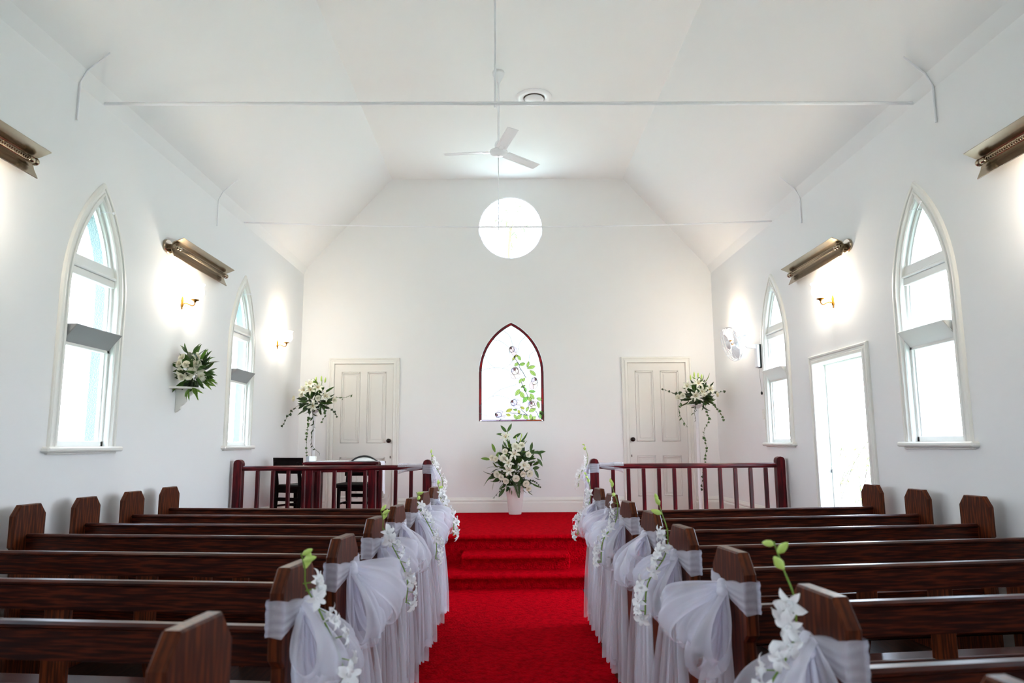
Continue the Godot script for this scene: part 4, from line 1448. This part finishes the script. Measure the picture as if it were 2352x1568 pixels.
	for f in [["rose", -0.075, 0.26, 0.09], ["rose", -0.005, 0.19, 0.15], ["rose", -0.04, 0.08, 0.15], ["rose", -0.08, 0.20, 0.12], ["rose", -0.07, 0.13, 0.12], ["rose", 0.045, 0.13, 0.14], ["rose", 0.02, 0.09, 0.15], ["rose", 0.11, 0.085, 0.1], ["rose", 0.09, 0.155, 0.1], ["rose", 0.065, 0.2, 0.1], ["lily", 0.05, 0.25, 0.06]]:
		bloom(o, f[0], Vector3(f[1], f[2], f[3]), Vector3(f[1] * 4.0, (f[2] - 0.15) * 3.5, 0.8), rng.randf_range(0.52, 0.66) if f[0] == "rose" else 0.7)
	for l in [[0.11, 0.24, 0.4, 0.8], [0.14, 0.12, 1.0, 0.25], [0.12, 0.04, 0.9, -0.6], [0.06, -0.02, 0.4, -0.9], [0.0, -0.02, -0.1, -1.0], [-0.06, 0.0, -1.0, -0.15], [-0.03, 0.30, -0.4, 0.9], [0.02, 0.30, 0.2, 1.0], [0.15, 0.06, 1.0, -0.2], [0.03, -0.01, 0.8, -0.7]]:
		for j in 3:
			part("leaf", F.leaf_long if j else F.leaf, M.leaf if l[1] > 0.1 else M.leaf_light, o, Transform3D(facing(Vector3(l[2] + rng.randf_range(-0.4, 0.4), l[3] + rng.randf_range(-0.3, 0.3), 0.2), rng.randf_range(-0.8, 0.8)) * Basis.from_scale(Vector3.ONE * 0.62), Vector3(l[0], l[1], 0.08)))


func stand(at: Vector3, high: float, side: String, blooms: Array, trails: Array) -> void:
	var o = thing("flower_stand", "slim white flower stand %s" % ("by the left altar door" if side == "left" else "wound with ivy by the right altar door"), "stand", at)
	var s = tool()
	lathe(s, [0.0, 0.0, 0.13, 0.0, 0.13, 0.012, 0.06, 0.022, 0.03, 0.05, 0.024, 0.08, 0.022, high - 0.12, 0.026, high - 0.10, 0.026, high - 0.06, 0.0, high - 0.06], 18)
	part("column", made(s), M.metal_white, o)
	s = tool()
	lathe(s, [0.0, high - 0.06, 0.03, high - 0.06, 0.08, high - 0.02, 0.095, high, 0.088, high, 0.07, high - 0.015, 0.0, high - 0.03], 20)
	part("bowl", made(s), M.metal_white, o)
	var f = thing("flower_arrangement", "lily and rose posy with trailing ivy on the %s flower stand" % side, "flowers", at + Vector3(0, high, 0))
	s = tool()
	ball(s, Vector3(0, 0.03, 0), Vector3(0.07, 0.05, 0.07), 6)
	part("foam", made(s), M.leaf_dark, f)
	foliage(f, 90, Vector3(0.02, 0.10, 0.02), Vector3(0.17, 0.15, 0.17), 0.3, [M.leaf_dark, M.leaf_dark, M.leaf, M.leaf_dark], false)
	foliage(f, 12, Vector3(0.04, 0.24, 0.0), Vector3(0.09, 0.10, 0.07), 0.2, [M.leaf_light, M.leaf])
	for b in blooms:
		var z = 0.10 + 0.10 * sqrt(maxf(0.0, 1.0 - pow(b[1] / 0.24, 2) - pow((b[2] - 0.15) / 0.24, 2)))
		bloom(f, b[0], Vector3(b[1], b[2], z if b[0] != "bud" else 0.02), Vector3(b[1] * 3.0, (b[2] - 0.12) * 2.5, 0.8) if b[0] != "bud" else Vector3(b[1], 1.0, 0.1), 0.62 if b[0] == "rose" else 0.95)
	var k = 0
	for t in trails:
		var pts = []
		for p in t:
			pts.append(Vector3(p[0], p[1], p[2] if p.size() > 2 else 0.10 if absf(p[0]) < 0.15 else 0.06))
		s = tool()
		strand(s, pts, 0.05, 0.035, rng, k % 3 != 1)
		part("ivy_strand", made(s), M.leaf if k % 2 else M.leaf_dark, f)
		k += 1


# ------------------------------------------------------------------ tulle bows and orchids
func tulle_loop(dir: Vector3, length: float, width: float, puff: float, seed_: float) -> ArrayMesh:
	var s = tool()
	var d = dir.normalized()
	var side = d.cross(Vector3(1, 0.15, 0)).normalized()   # ribbon's width runs along the pew
	var nrm = side.cross(d).normalized()
	if nrm.x < 0.0:
		nrm = -nrm
	sheet(s, func(u: float, v: float) -> Vector3:
		var a = (v - 0.5) * 2.0
		var open = sin(PI * u)
		var w = 0.018 + width * pow(open, 0.9) * 0.36
		var along = length * 0.84 * pow(open, 0.85) * (1.0 - 0.12 * a * a)
		var across = puff * sin(TAU * u) * (1.0 - 0.3 * a * a)
		var pleat = 0.010 * sin(a * 9.0 + seed_ + u * 2.0) * (1.0 - 0.7 * open)
		var ripple = 0.011 * sin(a * 6.0 + u * 9.0 + seed_ * 2.0) * open + 0.005 * sin(a * 15.0 + seed_) * open
		return d * along + side * a * w + nrm * (across + pleat + ripple + 0.012) + Vector3(0, -0.03 * open * a * sin(seed_) - 0.05 * open * open * (1.0 - 0.4 * a * a), 0), 26, 14,
		func(u: float, v: float) -> Color:
			var a = absf(v - 0.5) * 2.0
			return Color(1, 1, 1, lerpf(0.95, 0.30, pow(sin(PI * u), 0.8)) + (0.18 if a > 0.93 else 0.0)))
	return made(s)


func tulle_tail(z0: float, z1: float, width: float, drop: float, lean: float, seed_: float) -> ArrayMesh:
	var s = tool()
	sheet(s, func(u: float, v: float) -> Vector3:
		var a = (v - 0.5) * 2.0
		var open = 1.0 - pow(1.0 - u, 1.8)
		var w = 0.02 + width * 0.5 * open
		var pleat = 0.022 * sin(a * 8.0 + seed_) * (0.35 + 0.65 * open) + 0.008 * sin(a * 19.0 + seed_ * 3.0) * open
		return Vector3(0.016 + lean * open + pleat, -drop * u + 0.03 * a * sin(seed_) * u - 0.015 * absf(sin(a * 8.0 + seed_)) * u, lerpf(z0, z1, open) + a * w + 0.012 * sin(u * 5.0 + seed_)), 16, 30,
		func(u: float, v: float) -> Color:
			var a = absf(v - 0.5) * 2.0
			var fold = 0.10 * sin((v - 0.5) * 16.0 + seed_ + 1.0)
			return Color(1, 1, 1, clampf(lerpf(0.9, 0.36, minf(1.0, u * 3.0)) + fold + (0.2 if a > 0.95 or u > 0.97 else 0.0), 0.2, 1.0)))
	return made(s)


func tulle_band(zs: float, depth: float, thick: float) -> ArrayMesh:  # round a board whose aisle face is x = 0
	var s = tool()
	var g = 0.004
	var path = [Vector2(0.018, 0.0), Vector2(g, depth * 0.55), Vector2(g, depth + g), Vector2(-thick - g, depth + g), Vector2(-thick - g, 0.0), Vector2(-thick - g, -depth - g), Vector2(g, -depth - g), Vector2(g, -depth * 0.55), Vector2(0.018, 0.0)]
	for layer in 2:
		sheet(s, func(u: float, v: float) -> Vector3:
			var k = minf(u * 8.0, 7.999)
			var p: Vector2 = path[int(k)].lerp(path[int(k) + 1], k - int(k))
			var far = clampf(absf(p.y) / depth, 0.0, 1.0) if p.x > -0.01 else 1.0
			var h = lerpf(0.030, 0.092, pow(far, 0.8))
			var a = v - 0.5
			return Vector3(p.x + layer * 0.002 + 0.0015 * sin(a * 30.0 + layer), a * h - 0.012 * far + 0.004 * sin(u * 20.0 + layer * 2.0), p.y * zs), 32, 8,
			func(_u: float, v: float) -> Color: return Color(1, 1, 1, 0.52 + 0.16 * sin(v * 24.0 + layer)))
	return made(s)


var bow_mesh := {}


func bow_kind(side: float, kind: int) -> Dictionary:
	var key = [side, kind]
	if not bow_mesh.has(key):
		var b = {"loops": [], "tails": []}
		var z = side
		match kind:
			0:
				b.loops = [tulle_loop(Vector3(0.42, -0.80, -0.42 * z), 0.30, 0.20, 0.055, 0.4), tulle_loop(Vector3(0.36, -0.92, 0.22 * z), 0.27, 0.19, 0.05, 2.1), tulle_loop(Vector3(0.7, -0.42, -0.5 * z), 0.24, 0.18, 0.05, 1.2)]
				b.tails = [tulle_tail(0.0, 0.06 * z, 0.17, 0.84, 0.030, 0.6), tulle_tail(0.0, -0.10 * z, 0.19, 0.80, 0.055, 2.4)]
			1:
				b.loops = [tulle_loop(Vector3(0.50, -0.62, 0.55 * z), 0.28, 0.22, 0.06, 1.4), tulle_loop(Vector3(0.46, -0.80, -0.45 * z), 0.30, 0.21, 0.055, 0.1), tulle_loop(Vector3(0.3, -0.95, -0.05 * z), 0.24, 0.16, 0.05, 3.0)]
				b.tails = [tulle_tail(0.0, 0.09 * z, 0.18, 0.80, 0.05, 1.9), tulle_tail(0.0, -0.08 * z, 0.20, 0.85, 0.035, 0.2)]
			2:
				b.loops = [tulle_loop(Vector3(0.62, -0.40, -0.62 * z), 0.29, 0.23, 0.06, 2.6), tulle_loop(Vector3(0.40, -0.85, 0.10 * z), 0.29, 0.18, 0.055, 0.9), tulle_loop(Vector3(0.5, -0.7, -0.35 * z), 0.25, 0.2, 0.05, 1.7)]
				b.tails = [tulle_tail(0.0, 0.02 * z, 0.21, 0.86, 0.04, 0.9), tulle_tail(0.0, -0.12 * z, 0.17, 0.79, 0.065, 2.9)]
			3:  # for the rails' posts
				b.loops = [tulle_loop(Vector3(0.45, -0.7, -0.5 * z), 0.17, 0.12, 0.035, 0.5), tulle_loop(Vector3(0.3, -0.8, 0.5 * z), 0.16, 0.11, 0.03, 2.2)]
				b.tails = [tulle_tail(0.0, 0.03 * z, 0.10, 0.58, 0.02, 1.1), tulle_tail(0.0, -0.04 * z, 0.10, 0.55, 0.03, 2.0)]
		b.band = tulle_band(z, 0.12, 0.04) if kind < 3 else tulle_band(z, 0.046, 0.092)
		var s = tool()
		for i in 3:
			ball(s, Vector3(0.018 + 0.006 * i, -0.008 * i + 0.004, 0.012 * (i - 1) * z), Vector3(0.017, 0.022 - 0.003 * i, 0.020), 6)
		b.knot = made(s)
		bow_mesh[key] = b
	return bow_mesh[key]


func bow(at: Vector3, side: float, kind: int, label: String) -> void:
	var b = bow_kind(side, kind)
	var o = thing("tulle_bow", label, "bow", at, (0.0 if side > 0 else PI) - (side * SKEW if kind < 3 else 0.0), "white tulle bows along the aisle")
	part("band", b.band, M.tulle, o)
	part("knot", b.knot, M.tulle, o)
	for l in b.loops:
		part("loop", l, M.tulle, o)
	for t in b.tails:
		part("tail", t, M.tulle, o)


func orchid(at: Vector3, side: float, kind: int, label: String) -> void:
	var o = thing("orchid_spray", label, "orchid", at, 0.0 if side > 0 else PI, "white orchid sprays on the bows")
	var z = side
	var line = spline([Vector3(0.145, -0.25, 0.09 * z), Vector3(0.145, -0.14, 0.09 * z), Vector3(0.075, -0.01, 0.06 * z), Vector3(0.03, 0.06, 0.05 * z), Vector3(0.03, 0.11, 0.07 * z), Vector3(0.02, 0.155, 0.08 * z)] if kind == 0 else [Vector3(0.155, -0.22, 0.04 * z), Vector3(0.14, -0.10, 0.04 * z), Vector3(0.065, 0.0, 0.02 * z), Vector3(0.045, 0.09, 0.0), Vector3(0.06, 0.16, -0.02 * z), Vector3(0.075, 0.22, -0.03 * z)], 6)
	var s = tool()
	var rad = []
	for i in line.size():
		rad.append(lerpf(0.0034, 0.0018, float(i) / line.size()))
	tube(s, line, rad, 6)
	part("stem", made(s), M.stem, o)
	var n = line.size()
	var r = RandomNumberGenerator.new()
	r.seed = 40 + kind * 7 + int(at.z * -100)
	for b in [[0.99, 0.9], [0.90, 1.05], [0.80, 1.2]]:
		var p: Vector3 = line[int(b[0] * (n - 1))]
		var out = Vector3(r.randf_range(-0.2, 1.0), r.randf_range(-0.1, 0.9), r.randf_range(-0.8, 0.8)).normalized()
		part("bud", F.orchid_bud, M.bud, o, Transform3D(facing(out, r.randf() * TAU) * Basis.from_scale(Vector3.ONE * b[1] * 1.15), p + out * 0.006))
	for k in 11:
		var u = 0.64 - 0.64 * k / 10.0
		var p: Vector3 = line[int(u * (n - 1))]
		var out = Vector3(0.8, r.randf_range(-0.5, 0.4), r.randf_range(-0.9, 0.9) + 0.5 * z).normalized()
		var f = part("blossom", F.orchid, M.orchid, o, Transform3D(facing(out, r.randf() * TAU) * Basis.from_scale(Vector3.ONE * r.randf_range(1.0, 1.35)), p + out * 0.028))
		s = tool()
		tube(s, [Vector3(0, 0.002, 0), Vector3(0, -0.027, 0)], 0.0014, 4)
		part("flower_stalk", made(s), M.stem, f)


func bows() -> void:
	for side in 2:
		var zs: Array = LEFT_Z if side == 0 else RIGHT_Z
		var sg = 1.0 if side == 0 else -1.0
		for i in range(1, zs.size()):
			var row: int = zs.size() - i
			var where = "%s pew end from altar rail, %s of aisle" % [ordinal(row - 1), "left" if side == 0 else "right"]
			var y = 0.955
			var x: float = LEFT_X[i] if side == 0 else RIGHT_X[i]
			bow(Vector3(x, y, zs[i]), sg, i % 3, "white tulle bow, %s" % where)
			if i % 2 == 1:
				orchid(Vector3(x, y, zs[i]), sg, side, "white orchid spray, %s" % where)
		var px = -0.835 + 0.046 if side == 0 else 0.962 - 0.046
		var word = "left" if side == 0 else "right"
		bow(Vector3(px, PF + 0.70, -7.775), sg, 3, "small sheer tulle bow on the %s altar rail's aisle post" % word)
		orchid(Vector3(px - 0.02 * sg, PF + 0.72, -7.725), sg, side, "white orchid spray on the %s altar rail's aisle post" % word)
		# sheer wrap along the handrail
		var s = tool()
		for layer in 2:
			sheet(s, func(u: float, v: float) -> Vector3:
				var a = TAU * v
				var k = 1.0 + 0.25 * u + 0.1 * sin(u * 9.0 + v * 6.0)
				return Vector3(-sg * (0.10 + 0.26 * u), 0.712 + (0.032 + layer * 0.002) * k * sin(a) - 0.03 * u * u * (1.0 if sin(a) < 0 else 0.0), (0.047 + layer * 0.002) * k * cos(a)), 12, 16,
				func(u: float, _v: float) -> Color: return Color(1, 1, 1, 0.45 - 0.2 * u))
		single("tulle_wrap", made(s), M.tulle, "sheer tulle wound round the handrail of the %s altar rail" % word, "tulle", Vector3(px, PF, -7.775))


# ------------------------------------------------------------------ stained glass
func glass_point(x: float, y: float) -> Vector2:  # design units to metres
	return Vector2(CX + (x - 548.0) / 920.0, AY0 + 0.003 + (1434.0 - y) / 920.0)


func pane_mesh(poly: PackedVector2Array, depth := 0.004) -> ArrayMesh:
	var s = tool()
	prism(s, poly, depth)
	return made(s)


func came(s: SurfaceTool, pts: Array, r: float, z: float) -> void:
	var line = []
	for p in pts:
		line.append(Vector3(p.x, p.y, z))
	tube(s, line, r, 5)


func stained_window() -> void:
	var o = structure("window_6", "pointed stained glass window with climbing roses on the altar wall")
	o.position.z = ZB
	var z0 = -0.022
	var red = thin(Color(0.26, 0.012, 0.055), Color(0.50, 0.04, 0.22), 0.3)
	var red_mid = thin(Color(0.36, 0.015, 0.05), Color(0.62, 0.05, 0.16), 0.3)
	var lead = plain(Color(0.13, 0.12, 0.13), 0.5, 0.4)
	var green = [thin(Color(0.42, 0.50, 0.20), Color(1.04, 1.16, 0.60).linear_to_srgb(), 0.3), thin(Color(0.36, 0.47, 0.17), Color(0.96, 1.14, 0.56).linear_to_srgb(), 0.3), thin(Color(0.48, 0.54, 0.24), Color(1.14, 1.24, 0.72).linear_to_srgb(), 0.3)]
	var bright = thin(Color(0.28, 0.56, 0.20), Color(0.88, 1.14, 0.54).linear_to_srgb(), 0.3)
	var olive = thin(Color(0.50, 0.50, 0.14), Color(1.16, 1.12, 0.48).linear_to_srgb(), 0.3)
	var rosy = [thin(Color(0.80, 0.70, 0.69), Color(1.40, 1.24, 1.22).linear_to_srgb(), 0.3), thin(Color(0.84, 0.76, 0.72), Color(1.46, 1.34, 1.26).linear_to_srgb(), 0.3), thin(Color(0.76, 0.70, 0.76), Color(1.30, 1.22, 1.38).linear_to_srgb(), 0.3)]
	var opal = thin(Color(0.95, 0.96, 0.95), Color(0.30, 0.30, 0.30).linear_to_srgb(), 0.3)
	var heart = thin(Color(0.26, 0.08, 0.10), Color(0.70, 0.40, 0.40).linear_to_srgb(), 0.3)
	# border: pieces of red glass between the lead
	var outer = lancet(AHW, ARISE, AY0, AYS, 0.004, 12)
	var inner = lancet(AHW, ARISE, AY0 + 0.022, AYS, 0.036, 12)
	for i in outer.size() - 1:
		var s = tool()
		var q = PackedVector2Array([outer[i], outer[i + 1], inner[i + 1], inner[i]])
		for j in 4:
			q[j].x += CX
		if i == 0 or i == outer.size() - 2:
			for j in 3:
				var f0 = j / 3.0
				var f1 = (j + 1) / 3.0
				part("border_pane", pane_mesh(PackedVector2Array([q[0].lerp(q[1], f0), q[0].lerp(q[1], f1), q[3].lerp(q[2], f1), q[3].lerp(q[2], f0)])), [red, red_mid, red][j], o, Transform3D(Basis(), Vector3(0, 0, z0)))
			continue
		part("border_pane", pane_mesh(q), red_mid if i % 5 == 2 else red, o, Transform3D(Basis(), Vector3(0, 0, z0)))
	for j in 4:
		var x0 = CX - AHW + 0.034 + j * (2 * AHW - 0.068) / 4
		part("border_pane", pane_mesh(PackedVector2Array([Vector2(x0, AY0 + 0.004), Vector2(x0 + (2 * AHW - 0.068) / 4, AY0 + 0.004), Vector2(x0 + (2 * AHW - 0.068) / 4, AY0 + 0.022), Vector2(x0, AY0 + 0.022)])), [thin(Color(0.62, 0.56, 0.60), Color(0.72, 0.68, 0.72), 0.3), thin(Color(0.50, 0.40, 0.46), Color(0.62, 0.54, 0.60), 0.3), thin(Color(0.40, 0.24, 0.32), Color(0.6, 0.4, 0.5), 0.3), thin(Color(0.50, 0.20, 0.06), Color(0.68, 0.38, 0.15), 0.3)][j], o, Transform3D(Basis(), Vector3(0, 0, z0)))
	var s = tool()
	for l in [outer, inner]:
		var line = []
		for p in l:
			line.append(Vector2(p.x + CX, p.y))
		came(s, line, 0.004, z0 + 0.003)
	came(s, [Vector2(CX - AHW, AY0 + 0.004), Vector2(CX + AHW, AY0 + 0.004)], 0.004, z0 + 0.003)
	came(s, [Vector2(CX - AHW + 0.03, AY0 + 0.022), Vector2(CX + AHW - 0.03, AY0 + 0.022)], 0.003, z0 + 0.003)
	part("lead_border", made(s), lead, o)
	# white ground, parted along the curved leads
	var curves = [
		[440, 215, 465, 240, 530, 300, 575, 440], [300, 345, 340, 355, 420, 375, 515, 450], [750, 300, 720, 325, 660, 400, 635, 530], [900, 490, 850, 515, 795, 560, 785, 640],
		[185, 540, 205, 575, 250, 660, 325, 725], [430, 730, 510, 700, 560, 640, 565, 600], [110, 785, 165, 760, 240, 735, 330, 727, 430, 732, 525, 765], [300, 1105, 350, 1050, 450, 1000, 640, 945],
		[120, 1240, 175, 1190, 230, 1140, 300, 1105, 390, 1100, 470, 1120, 540, 1150], [110, 1325, 160, 1340, 230, 1365, 330, 1365],
	]
	var lines = []
	for c in curves:
		var p3 = []
		for i in range(0, c.size(), 2):
			var g = glass_point(c[i], c[i + 1])
			p3.append(Vector3(g.x, g.y, 0))
		var l2 = PackedVector2Array()
		for p in spline(p3, 5):
			l2.append(Vector2(p.x, p.y))
		lines.append(l2)
	var ground = PackedVector2Array()
	for p in inner:
		ground.append(Vector2(p.x + CX, p.y))
	var pieces = [ground]
	for l in lines:
		for cut in Geometry2D.offset_polyline(l, 0.0012):
			var next = []
			for p in pieces:
				var got = Geometry2D.clip_polygons(p, cut)
				var holed = false
				for g in got:
					if Geometry2D.is_polygon_clockwise(g):
						holed = true
				if holed:
					next.append(p)
				else:
					for g in got:
						next.append(g)
			pieces = next
	for p in pieces:
		var t = Geometry2D.triangulate_polygon(p)
		if t.size() < 3:
			continue
		s = tool()
		s.set_smooth_group(-1)
		for i in range(0, t.size(), 3):
			tri(s, Vector3(p[t[i]].x, p[t[i]].y, 0), Vector3(p[t[i + 1]].x, p[t[i + 1]].y, 0), Vector3(p[t[i + 2]].x, p[t[i + 2]].y, 0))
		part("pane", made(s), opal, o, Transform3D(Basis(), Vector3(0, 0, z0 + 0.001)))
	s = tool()
	for l in lines:
		came(s, Array(l), 0.0030, z0 + 0.004)
	part("lead_line", made(s), plain(Color(0.36, 0.36, 0.35), 0.5), o)
	# stems
	s = tool()
	for c in [[590, 585, 650, 680, 658, 720, 705, 790, 742, 862], [680, 920, 715, 1010, 755, 1080, 765, 1110], [700, 1185, 698, 1205], [520, 1325, 620, 1332, 700, 1345, 775, 1362], [672, 1280, 715, 1320, 765, 1362], [868, 1300, 895, 1350, 918, 1410], [380, 1440, 410, 1405]]:
		var line = []
		for i in range(0, c.size(), 2):
			line.append(glass_point(c[i], c[i + 1]))
		came(s, line, 0.0050, z0 + 0.006)
	part("lead_stem", made(s), lead, o)
	# leaves, each in two halves of one pane with a lead rib
	var leads = tool()
	var spots = [
		[600, 572, 565, 632, 24, 3], [640, 555, 580, 585, 22, 3], [635, 560, 676, 630, 32, 0], [648, 660, 588, 702, 34, 0], [652, 690, 738, 668, 34, 1], [758, 725, 785, 640, 28, 0], [758, 738, 872, 706, 36, 0], [795, 762, 876, 836, 38, 0],
		[650, 935, 690, 870, 30, 0], [700, 912, 726, 862, 28, 0], [672, 990, 738, 962, 22, 1], [718, 985, 745, 1052, 28, 4], [600, 1102, 660, 1012, 40, 0], [662, 1042, 716, 1134, 44, 0], [772, 1042, 872, 1046, 28, 4], [795, 1072, 852, 1152, 38, 0],
		[700, 1190, 762, 1112, 42, 4], [764, 1112, 812, 1172, 36, 0], [880, 1135, 958, 1155, 34, 2], [895, 1172, 914, 1272, 30, 0], [742, 1312, 772, 1245, 28, 0], [776, 1308, 874, 1274, 38, 0], [918, 1308, 978, 1348, 36, 4], [946, 1412, 922, 1318, 36, 4],
		[472, 1310, 562, 1276, 34, 3], [475, 1345, 538, 1362, 28, 3], [570, 1284, 628, 1292, 22, 1], [636, 1286, 655, 1338, 26, 3], [664, 1248, 722, 1276, 28, 3], [582, 1345, 616, 1416, 30, 0], [620, 1408, 684, 1348, 38, 0], [696, 1358, 772, 1408, 36, 0], [796, 1342, 812, 1424, 36, 0], [818, 1422, 872, 1374, 34, 2],
	]
	for l in spots:
		var a: Vector2 = glass_point(l[0], l[1])
		var b: Vector2 = glass_point(l[2], l[3])
		var d = b - a
		var n = Vector2(-d.y, d.x).normalized()
		var w: float = l[4] * 1.32 / 920.0
		var poly = PackedVector2Array()
		for i in 9:
			var u = i / 8.0
			poly.append(a + d * u + n * w * 0.5 * pow(sin(PI * u), 0.8))
		for i in range(7, 0, -1):
			var u = i / 8.0
			poly.append(a + d * u - n * w * 0.5 * pow(sin(PI * u), 0.8))
		var mat: Material = [green[0], green[1], green[2], olive, bright][l[5]]
		part("leaf_pane", pane_mesh(poly, 0.003), mat, o, Transform3D(Basis(), Vector3(0, 0, z0 + 0.002)))
		var loop = Array(poly)
		loop.append(poly[0])
		came(leads, loop, 0.0021, z0 + 0.005)
		came(leads, [a, a + d * 0.85 + n * w * 0.04], 0.0016, z0 + 0.0055)
	# roses: a dark heart, inner and outer petals
	for q in [[572, 507, 52, 68, 0, -30, -48], [602, 797, 74, 82, 1, -10, -48], [835, 932, 62, 84, 1, 38, -48], [606, 1212, 70, 68, 2, -48, -38], [822, 1217, 58, 56, 1, -10, -18], [402, 1350, 70, 52, 2, -52, 4]]:
		var c = Vector2(q[0], q[1])
		var h = c + Vector2(q[5], q[6])
		var ring = func(ctr: Vector2, rx: float, ry: float, a: float) -> Vector2: return ctr + Vector2(cos(a) * rx, sin(a) * ry)
		var polys = []
		var hp = PackedVector2Array()
		for i in 9:
			hp.append(ring.call(h, 13.0, 16.0, TAU * i / 9))
		polys.append([hp, heart])
		var k_in = h.lerp(c, 0.45)
		for i in 4:
			var a0: float = TAU * i / 4 + 0.4
			var p = PackedVector2Array()
			for j in 5:
				p.append(ring.call(h, 14.0, 17.0, a0 + TAU / 4 * j / 4))
			for j in range(4, -1, -1):
				p.append(ring.call(k_in, q[2] * 0.58 + (6 if j in [1, 2, 3] else 0), q[3] * 0.55 + (6 if j in [1, 2, 3] else 0), a0 + 0.75 + TAU / 4 * j / 4))
			polys.append([p, rosy[(i + q[4]) % 3]])
		for i in 5:
			var a0: float = TAU * i / 5 + 0.9
			var p = PackedVector2Array()
			for j in 5:
				p.append(ring.call(k_in, q[2] * 0.60, q[3] * 0.57, a0 + TAU / 5 * j / 4))
			for j in range(4, -1, -1):
				p.append(ring.call(c, q[2] * (0.94 + 0.14 * sin(PI * j / 4.0)), q[3] * (0.94 + 0.14 * sin(PI * j / 4.0)), a0 - 0.7 + TAU / 5 * j / 4))
			polys.append([p, rosy[(i * 2 + q[4]) % 3]])
		for e in polys:
			var poly = PackedVector2Array()
			for p in e[0]:
				poly.append(glass_point(p.x, p.y))
			var loop = Array(poly)
			loop.append(poly[0])
			came(leads, loop, 0.0019, z0 + 0.006)
			if Geometry2D.triangulate_polygon(poly).size() < 3:
				continue
			part("petal_pane", pane_mesh(poly, 0.003), e[1], o, Transform3D(Basis(), Vector3(0, 0, z0 + 0.003)))
	part("lead_outline", made(leads), lead, o)
